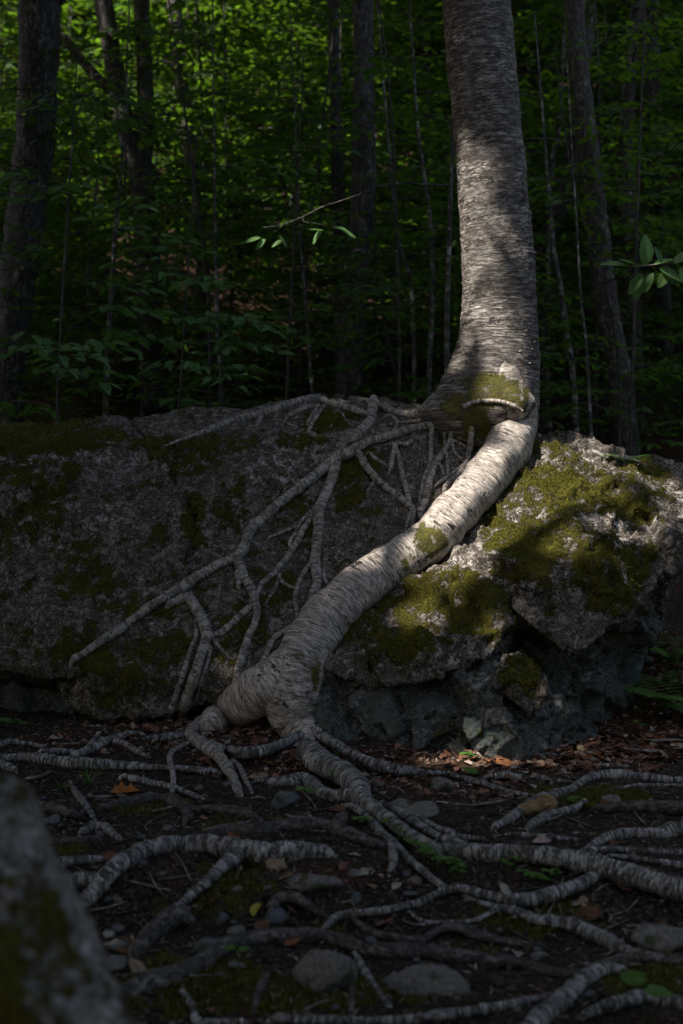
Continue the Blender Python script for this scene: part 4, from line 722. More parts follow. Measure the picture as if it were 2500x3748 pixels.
for i, (lb, mt, Y, pl) in enumerate(TREES):
    pts, rad = trunk_pts(pl, Y, 5.5 if i != 1 else None)
    t = empty('forest_tree', tuple(pts[-1] + np.array([0, 0, 0.25]))); tag(t, lb, 'tree', 'tree trunks in the wood behind the boulder')
    limb('trunk', pts, rad, mt, t, rough=0.06, seed=20 + i * 2.3, seg=18, step=0.06, tip=False, px_moss=False, lump=8)
    top = pts[0]
    if i == 1:
        for q in ([(322, 400, 52), (290, 300, 44), (268, 180, 45), (250, 80, 42), (235, -60, 42)], [(326, 400, 44), (334, 250, 39), (330, 120, 37), (325, -60, 36)], [(268, 215, 24), (235, 190, 24), (180, 130, 22), (140, 75, 20)]):
            b0 = [PD(x, y, Y) for x, y, _ in q]; r0 = [wd * DS / 2 * Y / FPX for *_, wd in q]
            if q[-1][1] < 0: b0 += [b0[-1] + np.array([0, 0, 2.0]), b0[-1] + np.array([-0.3, 0.2, 5.0])]; r0 += [r0[-1] * 0.8, r0[-1] * 0.35]
            limb('limb', b0, r0, mt, t, rough=0.06, seed=50 + q[0][0], seg=14, step=0.06, px_moss=False); top = b0[-1] if q[-1][1] < 0 else top
    if i == 2: limb('stub', [PD(x, y, Y) for x, y in ((442, 405), (425, 392), (405, 372))], [0.04, 0.035, 0.02], mt, t, px_moss=False, step=0.05)
    if i == 0: limb('limb', [PD(x, y, Y) for x, y in ((95, 40), (140, -10), (190, -80))], [0.07, 0.06, 0.04], mt, t, px_moss=False, step=0.05)
    cc = cluster(top + np.array([0, 0, 0.0]), (3.0, 3.0, 2.4), 1100, 0.20)
    mobj('crown', leaf_mesh('crown', *cc, M_CANOPY, LT4, LF4), t)

# ---- understory saplings with layered sprays
def spray(start, az, length, leafs, droop=0.12, gap=0.075, rise=0.25):
    """one branch: polyline, and leaf position / direction / normal / size arrays"""
    n = 7; s = np.linspace(0, 1, n); d = np.array([math.cos(az), math.sin(az)]); w = np.cumsum(rng.normal(0, 0.05, n)) * length
    pl = np.stack([start[0] + d[0] * s * length - d[1] * w, start[1] + d[1] * s * length + d[0] * w, start[2] + length * (rise * s - (rise + droop) * s * s)], 1)
    P_, D_, N_ = [], [], []; twigs = []
    m = max(4, int(length / 0.14))
    for j in range(m):
        tt = 0.22 + 0.78 * j / (m - 1); c = np.array([np.interp(tt, s, pl[:, k]) for k in range(3)]); side = 1 if j % 2 else -1
        aa = az + side * rng.uniform(0.6, 1.1); L = length * 0.45 * (1.05 - tt) + 0.10; td = np.array([math.cos(aa), math.sin(aa), rng.uniform(-0.25, 0.1)])
        twigs.append((c, c + td * L)); q = max(2, int(L / gap))
        for e in range(q):
            f = (e + 0.6) / q; sd = 1 if e % 2 else -1; la = aa + sd * rng.uniform(0.5, 1.0) * (1 if e < q - 1 else 0.2)
            P_.append(c + td * L * f); D_.append((math.cos(la), math.sin(la), rng.uniform(-0.55, 0.1))); N_.append((rng.normal(0, 0.35), rng.normal(0, 0.35) - 0.15, 1.0))
    P_ = np.array(P_); return pl, twigs, (P_, np.array(D_), np.array(N_), rng.uniform(leafs * 0.75, leafs * 1.25, len(P_)))
def twig_mesh(pl, twigs, r, mat):
    V_, F_ = [], []; base = 0
    def add(pts, r0, r1):
        nonlocal base
        pts = np.asarray(pts); k = len(pts); T = np.gradient(pts, axis=0); T /= np.linalg.norm(T, axis=1)[:, None] + 1e-9; up = np.array([0.01, 0.02, 1.0]); a = np.cross(T, up); a /= np.linalg.norm(a, axis=1)[:, None] + 1e-9; b = np.cross(a, T)
        rr = np.linspace(r0, r1, k)[:, None, None]; th = np.array([0, 2.09, 4.19]); v = pts[:, None] + rr * (a[:, None] * np.cos(th)[None, :, None] + b[:, None] * np.sin(th)[None, :, None])
        idx = np.arange(k * 3).reshape(k, 3) + base; V_.append(v.reshape(-1, 3)); F_.append(np.stack([idx[:-1], np.roll(idx[:-1], -1, 1), np.roll(idx[1:], -1, 1), idx[1:]], -1).reshape(-1, 4)); base += k * 3
    add(pl, r, r * 0.3)
    for a, b in twigs: add([a, (a + b) / 2 + (0, 0, 0.008), b], r * 0.35, r * 0.15)
    v = np.concatenate(V_); return npmesh('branch', v, np.concatenate(F_), mat, True, {'bark': ('FLOAT_VECTOR', v), 'moss': ('FLOAT', np.zeros(len(v)))})
LEAFMESH = {}
def leaf_variant(i, mat):
    if (i, mat.name) not in LEAFMESH:
        r2 = np.random.default_rng(900 + i); T = LT * np.array([1, r2.uniform(0.85, 1.2), r2.uniform(0.4, 2.2)])
        LEAFMESH[(i, mat.name)] = npmesh('leaf', T, LF, mat, False, {'tint': ('FLOAT', np.full(8, r2.random()))})
    return LEAFMESH[(i, mat.name)]
def leaf_obj(parent, p, d, n, s, mat, var):
    d = Vector(d).normalized(); n = Vector(n); n = (n - d * n.dot(d)).normalized(); b = n.cross(d)
    o = bpy.data.objects.new('leaf', leaf_variant(var, mat)); pl = parent.location
    o.matrix_local = Matrix(((d.x * s, b.x * s, n.x * s, p[0] - pl.x), (d.y * s, b.y * s, n.y * s, p[1] - pl.y), (d.z * s, b.z * s, n.z * s, p[2] - pl.z), (0, 0, 0, 1)))
    COL.objects.link(o); o.parent = parent; return o
def sapling(label, stem, rads, mat, zlo, zhi, nsp, length, leafs, group='understory saplings behind the boulder', far=False, single=0, bias=None, name='sapling', lm=None):
    stem = [np.asarray(q) for q in stem]; base = stem[-1]; t = empty(name, tuple(base + np.array([0, 0, 0.2]))); tag(t, label, 'sapling', group)
    limb('trunk', stem, rads, mat, t, rough=0.05, seed=base[0] * 3 + base[1], seg=8, step=0.08, tip=False, px_moss=False)
    S = np.array(stem); o = np.argsort(S[:, 2]); S = S[o]; allp = []; ns = 0
    for j in range(nsp):
        z = zlo + (zhi - zlo) * (j + rng.random()) / nsp; st = np.array([np.interp(z, S[:, 2], S[:, 0]), np.interp(z, S[:, 2], S[:, 1]), z])
        az = rng.uniform(0, 2 * math.pi) if bias is None else rng.choice(bias) + rng.normal(0, 0.4); L = length * rng.uniform(0.65, 1.25) * (1.1 - 0.45 * (z - zlo) / max(0.1, zhi - zlo))
        pl, tw, lv = spray(st, az, L, leafs, gap=0.06 if not far else 0.085); mobj('branch', twig_mesh(pl, tw, 0.004 + 0.003 * L, M_TWIG), t)
        if single and ns < single:
            k = min(single - ns, len(lv[0])); ns += k
            for q in range(k): leaf_obj(t, lv[0][q], lv[1][q], lv[2][q], lv[3][q], lm or M_LEAF, rng.integers(0, 10))
            lv = tuple(x[k:] for x in lv)
        if len(lv[0]): allp.append(lv)
    if allp:
        c = [np.concatenate([x[k] for x in allp]) for k in range(4)]
        cr = mobj('crown', leaf_mesh('crown', *c, lm or M_LEAF, LT4 if far else LT, LF4 if far else LF), t)
        if single: cr['kind'] = 'stuff'
    return t
def px_sapling(label, pl, Y, mat, zlo, zhi, nsp, length, leafs, top=2.0, **kw):
    pts, rad = trunk_pts(pl, Y, top); g = pts[-1][2] + 0.25; return sapling(label, pts, rad, mat, g + zlo, g + zhi, nsp, length, leafs, **kw)
px_sapling('slender white stemmed sapling with bright bark patches left of the forked tree', [(285, 300, 7), (272, 450, 9), (262, 560, 10), (258, 640, 11), (252, 730, 11), (245, 860, 12), (243, 960, 12)], 13.0, M_WHITE, 1.0, 5.0, 9, 1.0, 0.10)
px_sapling('far white birch stem in a bright gap beside the old broad trunk', [(163, 60, 11), (165, 180, 12), (167, 260, 12), (170, 420, 12), (172, 600, 12)], 24, M_WHITE, 3.0, 8.0, 8, 1.5, 0.14, far=True)
px_sapling('far pale stem high on the slope with a kink', [(545, 40, 10), (550, 120, 11), (565, 220, 12), (570, 320, 12), (576, 430, 12)], 28, M_WHITE, 2.0, 8.0, 8, 1.6, 0.15, far=True)
px_sapling('far straight pale stem high on the slope', [(622, 40, 10), (626, 130, 11), (630, 250, 11), (633, 340, 11)], 28, M_WHITE, 2.0, 8.0, 8, 1.6, 0.15, far=True)
px_sapling('pale sapling with a bright flake of bark above the leaning trunk', [(1290, 180, 9), (1282, 300, 11), (1272, 350, 11), (1265, 420, 12), (1258, 600, 12), (1255, 900, 13)], 14.5, M_WHITE, 2.0, 5.0, 6, 1.0, 0.10)
px_sapling('white speckled sapling leaning behind the boulder right of the birch stem', [(1270, 560, 10), (1285, 650, 12), (1292, 700, 14), (1300, 760, 15), (1315, 860, 15), (1322, 990, 15)], 12.5, M_WHITE, 2.2, 4.5, 6, 0.9, 0.09)
px_sapling('thin grey stem behind the left top of the boulder', [(495, 560, 7), (500, 780, 9), (507, 850, 9), (508, 960, 9)], 11.5, M_WHITE, 0.9, 4.0, 6, 0.9, 0.09)
px_sapling('thin wavy pale stem close left of the birch trunk', [(960, 300, 8), (985, 480, 9), (993, 600, 10), (990, 750, 11), (984, 920, 11)], 12.0, M_WHITE, 1.8, 5.0, 7, 0.9, 0.09)
px_sapling('short bent pale stem between the grey trunk and the birch', [(905, 480, 7), (920, 570, 8), (943, 650, 9), (950, 800, 9), (952, 930, 9)], 13.0, M_WHITE, 1.4, 4.0, 5, 0.9, 0.09)
px_sapling('twiggy thin stem rising behind the fern on the boulder', [(1335, 700, 6), (1345, 780, 7), (1352, 900, 8), (1358, 1010, 8)], 11.0, M_WHITE, 1.6, 3.6, 4, 0.8, 0.08)
px_sapling('faint thin stem in the dark wood behind the long top root', [(690, 560, 6), (702, 700, 7), (716, 900, 8)], 12.5, M_WHITE, 1.0, 4.0, 6, 0.9, 0.09)
bigleaf = [  # nearest saplings with leaves large enough to pick apart
 ('broad leaved sapling spreading low sprays in front of the old trunk', 10.2, -2.05, 3.4, 16, 1.2, 0.135, 280), ('broad leaved sapling behind the mossy top of the boulder', 10.8, -1.25, 2.9, 14, 1.1, 0.125, 260),
 ('leafy sapling between the thin grey stem and the pale grey trunk', 11.4, -0.45, 3.6, 12, 1.1, 0.095, 160), ('leafy beech spreading sprays high beside the birch trunk', 10.6, 2.15, 5.0, 12, 1.3, 0.10, 200)]
for lb, Y, X, h, n, L, lf, sg in bigleaf:
    g = gz(X, Y); sapling(lb, [np.array([X + 0.15, Y + 0.1, g + h + 0.5]), np.array([X + 0.05, Y, g + h * 0.6]), np.array([X, Y, g + 0.9]), np.array([X, Y, g - 0.2])], [0.005, 0.010, 0.014, 0.018], M_TWIG, g + (0.7 if X < 1 else 2.6), g + h + 0.3, n, L, lf, single=sg, lm=M_LEAFN if X < -1 else M_LEAF)
ADJ = ['spreading', 'drooping', 'tall', 'bushy', 'sparse', 'slender', 'dense', 'crooked']
slots = []
for Y, n in ((12.2, 5), (13.8, 6), (15.5, 7), (17.5, 8), (20, 9), (23, 10), (27, 11), (32, 12), (38, 12)):
    for j in range(n):
        X = (-0.30 + 0.60 * (j + rng.uniform(0.1, 0.9)) / n) * Y; slots.append((X, Y + rng.uniform(-0.7, 0.7)))
for i, (X, Y) in enumerate(slots):
    g = gz(X, Y); far = Y > 14.5; h = rng.uniform(3.0, 5.5) if Y < 20 else rng.uniform(4.5, 8.0); dx, dy = rng.normal(0, 0.3, 2)
    lf = 0.105 if Y < 15 else (0.15 if Y < 22 else 0.22)
    row = 'just behind the boulder' if Y < 15 else ('in the middle of the wood' if Y < 22 else 'far up the wooded slope')
    sapling('%s green understory sapling %s' % (ADJ[i % 8], row), [np.array([X + dx, Y + dy, g + h]), np.array([X + dx * 0.7 + rng.normal(0, 0.1), Y + dy * 0.5, g + h * 0.7]), np.array([X + dx * 0.2 + rng.normal(0, 0.12), Y, g + h * 0.35]), np.array([X, Y, g - 0.2])], [0.004, 0.006 + 0.0003 * Y, 0.008 + 0.0004 * Y, 0.012 + 0.0005 * Y], M_TWIG, g + 0.2, g + h, int(18 + h * 2.2 + (10 if far else 0)), 1.2 if not far else 1.8, lf, group='%s understory saplings %s' % (ADJ[i % 8], row), far=far)
print('saplings', round(time.time() - T0, 1))

# ------------------------------------------------------------------ tall trees added to block the sun; crowns cut open for the lit patches
LIT = [(1180, 975, 85, 55, 1), (1130, 1080, 80, 65, 1), (1070, 1150, 75, 60, 1), (1000, 1235, 75, 55, 1), (920, 1290, 65, 45, 0.95), (840, 1345, 55, 40, 0.8), (1000, 920, 55, 38, 0.75), (1240, 1150, 160, 180, 1.0), (1430, 1130, 140, 105, 0.9), (1400, 1290, 120, 110, 0.8),
       (1060, 1350, 120, 70, 0.9), (1130, 1310, 100, 80, 1), (950, 1420, 100, 65, 0.66), (1190, 1530, 70, 70, 0.75), (1090, 1500, 90, 60, 0.7), (1200, 1718, 150, 58, 1), (1050, 1738, 150, 36, 0.9), (1350, 1735, 90, 30, 0.6), (1500, 1450, 70, 35, 0.6), (960, 960, 60, 25, .7), (880, 1020, 60, 40, .35)]
LITT = [(1150, 740, 80, 80, 0.62), (1130, 560, 80, 120, 0.22), (1115, 350, 80, 160, 0.12)]
SUN_BLOCK_TREES = [(-4.4, 3.2), (-6.2, 8.2), (-8.6, 0.4), (-3.6, -4.2), (-10.5, 6.0), (-7.4, -5.4), (-6.8, 13.0), (-12.0, 14.0), (-10.0, 21.0), (9.5, 19.0), (12.0, 27.0), (-14.0, 29.0), (6.4, 11.5)]
def canopy(n, xr, yr, zr, size):
    p = np.stack([rng.uniform(*xr, n), rng.uniform(*yr, n), rng.uniform(*zr, n)], 1); p[:, 2] += np.maximum(0, ground_h(p[:, 0], p[:, 1]))
    p = p[fbm(p * 0.55, 2) > (-0.42 if yr[0] > 0 else -9)]; return p, rng.uniform(size * 0.7, size * 1.3, len(p))
p1, s1 = canopy(112000, (-15, 0.5), (-8, 13), (7.5, 12.5), 0.33); p2, s2 = canopy(95000, (-20, 14), (13, 38), (9.5, 14), 0.50)
cpnt = np.concatenate([p1, p2]); csz = np.concatenate([s1, s2]); drp = np.zeros(len(cpnt)); sd = Vector(-SUN)
hits = np.full((len(cpnt), 3), np.nan)
for i in range(len(p1)):
    a = Vector(cpnt[i]); h1 = BVH_R.ray_cast(a, sd, 60); h2 = BVH_G.ray_cast(a, sd, 60)
    h = h1 if h1[0] is not None and (h2[0] is None or h1[3] < h2[3]) else h2
    if h[0] is not None: hits[i] = h[0]
ok = ~np.isnan(hits[:, 0]); px, py = project(hits[ok]); good = (hits[ok][:, 1] < 9.8) & (hits[ok][:, 1] > 6.3); drp[ok] = np.where(good, np.clip(1.25 * blobs(px, py, [(x, y, rx * 1.12 + 8, ry * 1.12 + 8, w_) for x, y, rx, ry, w_ in LIT]), 0, 1), 0)
hn = SUN[:2] / np.linalg.norm(SUN[:2]); tc = tpts[5]; tt = ((cpnt[:, :2] - tc[:2]) @ hn) / (SUN[:2] @ hn); q = cpnt - SUN[None] * tt[:, None]; px, py = project(q); drp = np.maximum(drp, np.where(tt > 0, blobs(px, py, LITT), 0))
# looser leaves over the slope where the light falls through in the photograph's upper left
q2 = cpnt - SUN[None] * ((cpnt[:, 2] - 7.3) / SUN[2])[:, None]; loose = np.exp(-(((q2[:, 0] + 2.6) / 3.6) ** 4 + ((q2[:, 1] - 24) / 9.0) ** 4)); drp = np.maximum(drp, np.where(cpnt[:, 1] > 9, 1.0 * loose, 0))
for sx_, sy_, sY in ((1480, 620, 7.0), (1520, 640, 7.0), (1420, 605, 7.0), (760, 530, 9.5), (590, 560, 9.5)):  # leaves removed toward the sun so the sprigs are lit
    c0 = PD(sx_, sy_, sY); w0 = cpnt - c0; al = w0 @ SUN; dist = np.linalg.norm(w0 - al[:, None] * SUN, axis=1); drp = np.where((dist < 0.28) & (al > 0), np.maximum(drp, 0.93), drp)
keep = rng.random(len(cpnt)) > drp; cpnt = cpnt[keep]; csz = csz[keep]  # added leaves dropped along sun rays to shape where sunlight lands
ct_xy = np.array(SUN_BLOCK_TREES); own = np.argmin(((cpnt[:, None, :2] - ct_xy[None]) ** 2).sum(2), 1)
CL = ['beside the path left of the boulder', 'in the wood left of the boulder', 'farther left of the path', 'behind the photographer', 'deep in the left wood', 'far behind on the left', 'on the slope left of the forked tree', 'high on the left slope', 'upslope on the left', 'upslope on the right', 'far up the right slope', 'far up the left slope', 'in the right wood past the boulder']
for i, (x, y) in enumerate(SUN_BLOCK_TREES):
    g = gz(x, y); t = empty('sun_block_tree', (x, y, g)); tag(t, 'added tall tree blocking the sun, crown opened for lit patches, ' + CL[i], 'tree', 'added trees blocking the sun round the boulder')
    limb('trunk', [np.array([x + 0.2, y, g + 11.5]), np.array([x + 0.1, y + 0.1, g + 6]), np.array([x, y, g + 1.5]), np.array([x, y, g - 0.3])], [0.05, 0.15, 0.20, 0.28], M_TRUNK, t, seg=12, step=0.2, tip=False, px_moss=False, seed=i * 3.0)
    for j in range(6):
        a = j * 1.05 + i; z = g + 6.5 + 0.7 * j; st = np.array([x + 0.1, y + 0.05, z]); limb('limb', [st, st + np.array([math.cos(a) * 1.3, math.sin(a) * 1.3, 0.9]), st + np.array([math.cos(a) * 2.8, math.sin(a) * 2.8, 1.9])], [0.07, 0.05, 0.02], M_TRUNK, t, seg=7, step=0.2, px_moss=False, seed=j)
    m = own == i; k = int(m.sum())
    if k: mobj('crown', leaf_mesh('crown', cpnt[m], rng.normal(size=(k, 3)), rng.normal(size=(k, 3)) * 0.6 + (0, 0, 0.8), csz[m], M_CANOPY, LT4, LF4), t)
# unseen trees added round the camera to block low sky light
for i, (x, y) in enumerate([(-9.5, -9.5), (-4.5, -10.5), (0.5, -9.0), (5.0, -10.0), (9.5, -7.5), (11.0, -2.0), (10.5, 4.0), (-12.5, -4.0), (12.5, 9.5), (-13.5, 2.0), (2.6, -13.5), (-2.0, -14.0)]):
    g = gz(x, y); t = empty('sky_block_tree', (x, y, g)); tag(t, 'unseen leafy tree added to block low sky light, ' + ['beside the tall shade trees', 'at the bend', 'facing the boulder', 'next to the clearing', 'at the clearing corner', 'on the clearing side', 'facing the beech sapling', 'behind the left shade trees', 'on the right slope', 'at the left wood edge', 'in the second row', 'in the second row at the bend'][i], 'tree', 'unseen trees added to block low sky light')
    limb('trunk', [np.array([x + 0.2, y, g + 9]), np.array([x, y, g + 4]), np.array([x, y, g - 0.3])], [0.05, 0.13, 0.2], M_TRUNK, t, seg=10, step=0.25, tip=False, px_moss=False, seed=i * 2.0)
    cc = cluster((x, y, g + 5.2), (3.4, 3.0, 5.0), 2600, 0.48); mobj('crown', leaf_mesh('crown', *cc, M_CANOPY, LT4, LF4), t)
# the birch's own crown, above the picture
cc = cluster(up[0] + np.array([0, 0, -0.5]), (2.2, 2.2, 2.0), 1800, 0.16); mobj('crown', leaf_mesh('crown', *cc, M_CANOPY, LT4, LF4), birch)
print('canopy', len(cpnt), round(time.time() - T0, 1))

# ------------------------------------------------------------------ the beech sprig in focus and the bare twig with a few leaves
def fine_leaf(seed, mat):
    r2 = np.random.default_rng(seed); n = 15; s = np.linspace(0, 1, n); wd = 0.30 * np.sin(np.pi * s ** 0.85) ** 0.8 * (1 - 0.15 * s); V_, F_ = [], []
    fold = r2.uniform(0.15, 0.5); curl = r2.uniform(-0.18, -0.02)
    for k in range(n):
        w_ = wd[k] * (1 + (0.07 if k % 2 else -0.03)); z = curl * s[k] ** 2
        V_ += [(s[k] + 0.035, w_, z + fold * w_ * 0.5 + 0.012 * (k % 2)), (s[k] + 0.015, w_ * 0.5, z + fold * w_ * 0.3 + 0.02 * (k % 2)), (s[k], 0, z), (s[k] + 0.015, -w_ * 0.5, z + fold * w_ * 0.3 + 0.02 * (k % 2)), (s[k] + 0.035, -w_, z + fold * w_ * 0.5 + 0.012 * (k % 2))]
    for k in range(n - 1):
        for c in range(4): a = k * 5 + c; F_.append((a, a + 1, a + 6, a + 5))
    return npmesh('leaf', np.array(V_), np.array(F_), mat, True, {'tint': ('FLOAT', np.full(len(V_), r2.random()))})
FINE = [fine_leaf(i, M_LEAFN) for i in range(5)]
def put_leaf(parent, p, d, n, s, mesh, name='leaf'):
    d = Vector(d).normalized(); n = Vector(n); n = (n - d * n.dot(d)).normalized(); b = n.cross(d); pl = parent.location if parent else Vector((0, 0, 0))
    o = bpy.data.objects.new(name, mesh); o.matrix_local = Matrix(((d.x * s, b.x * s, n.x * s, p[0] - pl.x), (d.y * s, b.y * s, n.y * s, p[1] - pl.y), (d.z * s, b.z * s, n.z * s, p[2] - pl.z), (0, 0, 0, 1))); COL.objects.link(o)
    if parent: o.parent = parent
    return o
YB = 7.0; bx = PD(1740, 900, YB); g = gz(bx[0], YB)
beech = empty('beech_sapling', (bx[0], YB, g)); tag(beech, 'beech sapling reaching a sprig of sharp toothed leaves past the boulder', 'sapling')
limb('trunk', [PD(1725, 250, YB), PD(1735, 600, YB), PD(1740, 1000, YB), np.array([bx[0], YB, g - 0.1])], [0.006, 0.011, 0.015, 0.018], M_STICK, beech, seg=8, step=0.05, px_moss=False, tip=False)
limb('branch', [PD(1735, 560, YB), PD(1650, 585, YB), PD(1560, 600, YB), PD(1500, 608, YB), PD(1440, 612, YB), PD(1415, 606, YB)], [0.006, 0.005, 0.004, 0.003, 0.0022, 0.0015], M_STICK, beech, seg=6, step=0.03, px_moss=False)
BL = [((1480, 612), (1484, 540), 72, (0.5, -1, 0.1)), ((1470, 625), (1462, 685), 62, (0.3, -0.9, 0.6)), ((1440, 610), (1382, 602), 62, (0, -0.5, 1)), ((1462, 608), (1415, 592), 46, (0.1, -0.4, 1)), ((1500, 610), (1555, 590), 64, (0, -0.3, 1)), ((1510, 615), (1568, 640), 66, (0.1, -0.7, 0.8)), ((1500, 625), (1478, 680), 50, (-0.8, -0.5, 0.3)),
      ((1545, 605), (1600, 570), 66, (0, -0.5, 0.9)), ((1535, 620), (1505, 670), 46, (0.4, -0.8, 0.5)), ((1560, 612), (1590, 665), 60, (0.2, -0.9, 0.5)), ((1475, 632), (1440, 675), 52, (-0.5, -0.7, 0.4)), ((1520, 605), (1500, 570), 42, (0.2, -0.8, 0.6))]
for i, (a, b, ln, n) in enumerate(BL):
    p0, p1 = PD(*a, YB), PD(*b, YB); put_leaf(beech, p0, p1 - p0 + np.array([0, rng.uniform(-0.04, 0.03), 0]), n, ln * DS * YB / FPX, FINE[i % 5])
YT = 9.6; bx = PD(1030, 950, YT); g = gz(bx[0], YT)
tw = empty('twig_sapling', (bx[0], YT, g)); tag(tw, 'thin sapling hidden by the birch trunk with a long bare curved twig reaching left', 'sapling')
limb('trunk', [PD(1042, 250, YT), PD(1036, 400, YT), PD(1030, 600, YT), PD(1026, 800, YT), np.array([bx[0], YT, g - 0.1])], [0.008, 0.012, 0.016, 0.018, 0.02], M_WHITE, tw, seg=8, step=0.05, px_moss=False, tip=False)
for q, r0 in (([(1036, 425), (980, 424), (920, 420), (870, 428), (830, 445), (780, 462), (740, 475), (690, 500), (640, 518), (600, 522)], 0.0075), ([(700, 492), (695, 508), (720, 512), (760, 520)], 0.0035), ([(660, 508), (640, 525), (625, 535)], 0.003), ([(1032, 590), (980, 585), (900, 575), (850, 572), (810, 575)], 0.004)):
    limb('branch', [PD(x, y, YT - 0.1 * (i > 0)) for i, (x, y) in enumerate(q)], list(np.linspace(r0, r0 * 0.35, len(q))), M_WHITE, tw, seg=6, step=0.03, px_moss=False)
for a, b, ln in (((740, 525), (725, 545), 40), ((760, 522), (800, 528), 40), ((780, 526), (825, 545), 40), ((745, 530), (700, 528), 36), ((600, 545), (545, 560), 44), ((610, 548), (585, 575), 36), ((640, 540), (660, 565), 34), ((590, 552), (520, 562), 40), ((650, 550), (615, 570), 30)):
    p0, p1 = PD(*a, YT - 0.1), PD(*b, YT - 0.1); put_leaf(tw, p0, p1 - p0 + np.array([0, rng.uniform(-0.06, 0.02), 0]), (rng.normal(0, .2), -0.5, 1), ln * DS * YT / FPX, FINE[random.randrange(5)])

# ------------------------------------------------------------------ ferns, grass, seedlings
def fern(base, n, L, label, az0=0, spread=2 * math.pi, name='fern'):
    t = empty(name, tuple(base)); tag(t, label, 'fern')
    for k in range(n):
        az = az0 + spread * (k + 0.5) / n + rng.normal(0, 0.1); d = np.array([math.cos(az), math.sin(az), 0]); ln = L * rng.uniform(0.8, 1.1); s = np.linspace(0, 1, 18)
        pl = base + d[None] * (s * ln * 0.85)[:, None] + np.array([0, 0, 1.0])[None] * (ln * (0.75 * s - 0.45 * s * s))[:, None]; P_, D_, N_, S_ = [], [], [], []
        sd = np.array([-d[1], d[0], 0])
        for e in range(2, 18):
            for sg in (-1, 1): P_.append(pl[e]); D_.append(sd * sg + d * 0.35 + (0, 0, -0.1)); N_.append((0, 0, 1)); S_.append(ln * 0.30 * math.sin(math.pi * (0.12 + 0.86 * s[e])) ** 0.8 + 0.004)
        f = mobj('frond', leaf_mesh('frond', np.array(P_), np.array(D_), np.array(N_, dtype=float), np.array(S_), M_PLANT, LT4 * np.array([1, 0.6, 1]), LF4), t)
        fm = twig_mesh(pl, [], 0.002, M_STICK); st = mobj('stem', fm, None); st.parent = f
    return t
def on_ground(view, x, y, surf='G'):
    px, py = view(x, y); h = cast(px, py, surf); return CAM + ray(px, py) * h[0]
fb = on_ground(VD, 1437, 1062, 'R'); fern(fb - np.array([0, -0.03, 0.02]), 4, 0.20, 'small bright fern growing on top of the mossy block')
fern(np.array([PD(1585, 1640, 7.9)[0], 7.9, gz(1.9, 7.9)]), 7, 0.55, 'dark green fern growing in the litter past the boulder')
fern(np.array([PD(1560, 1560, 8.8)[0], 8.8, gz(2.1, 8.8)]), 6, 0.5, 'fern in deep shade behind the boulder end')
def grass(base, n, L, label):
    t = empty('grass_tuft', tuple(base)); tag(t, label, 'grass')
    for k in range(n):
        az = rng.uniform(0, 2 * math.pi); ln = L * rng.uniform(0.6, 1.2); s = np.linspace(0, 1, 8); d = np.array([math.cos(az), math.sin(az), 0]); w_ = 0.0025 * (1 - s) + 0.0004; sd = np.array([-d[1], d[0], 0.3])
        c = base + d[None] * (0.75 * ln * s ** 1.5)[:, None] + np.array([0, 0, 1])[None] * (ln * (0.9 * s - 0.65 * s * s))[:, None]; v = np.concatenate([c + sd * w_[:, None], c - sd * w_[:, None]]); i_ = np.arange(7)
        mobj('blade', npmesh('blade', v, np.stack([i_, i_ + 1, i_ + 9, i_ + 8], 1), M_PLANT, True, {'tint': ('FLOAT', np.full(16, rng.random()))}), t)
    return t
grass(on_ground(VE, 510, 515), 16, 0.26, 'tuft of long green grass beside the tapered grey root'); grass(on_ground(VH, 330, 460), 14, 0.24, 'grass tuft growing under the great arching root'); grass(on_ground(VC, 955, 690, 'R'), 14, 0.13, 'wispy grass tuft growing on the rock between two roots')
grass(on_ground(VE, 350, 540), 8, 0.15, 'sparse dry grass blades near the tuft of long grass')
OV = []
for i in range(4):
    r2 = np.random.default_rng(i + 70); T = LT * np.array([0.9, 1.5, 1.2]); OV.append(npmesh('leaf', T, LF, M_PLANT, False, {'tint': ('FLOAT', np.full(8, r2.random()))}))
def seedling(p, n, sz, label, group=None):
    t = empty('seedling', tuple(p)); tag(t, label, 'plant', group); h = sz * rng.uniform(0.8, 1.6)
    limb('stem', [p - np.array([0, 0, 0.01]), p + np.array([0.003, 0, h * 0.5]), p + np.array([0, 0, h])], [0.0015, 0.0013, 0.001], M_PLANT, t, seg=5, step=0.01, px_moss=False)
    for k in range(n):
        az = 2 * math.pi * k / n + rng.uniform(-0.4, 0.4); q = p + np.array([0, 0, h * (0.55 + 0.45 * (k + 1) / n)]); put_leaf(t, q, (math.cos(az), math.sin(az), rng.uniform(-0.1, 0.3)), (rng.normal(0, .2), -0.25, 1), sz * rng.uniform(0.7, 1.2), OV[k % 4])
sp_pts = [(VF, x, y) for x, y in ((890, 830), (925, 815), (940, 835), (1080, 860), (1100, 850), (1120, 890), (1150, 905), (1165, 930), (1200, 930), (1215, 950), (1230, 965), (1290, 1000), (1310, 1020), (1300, 1040), (1330, 1035), (1380, 1050), (1390, 1100), (1470, 1095), (1500, 1120), (1520, 1150), (1490, 1160))] + [(VG, x, y) for x, y in ((130, 945), (220, 985), (270, 1000), (270, 1045), (300, 1020), (550, 1005), (600, 985), (650, 1050), (690, 1070), (740, 1060), (800, 1050), (840, 1050), (760, 1075))]
for vw, x, y in sp_pts:
    seedling(on_ground(vw, x, y), random.choice((3, 4, 5)), 0.034, 'small round leaved green seedling growing along the long pale root', 'green seedlings along the long pale root')
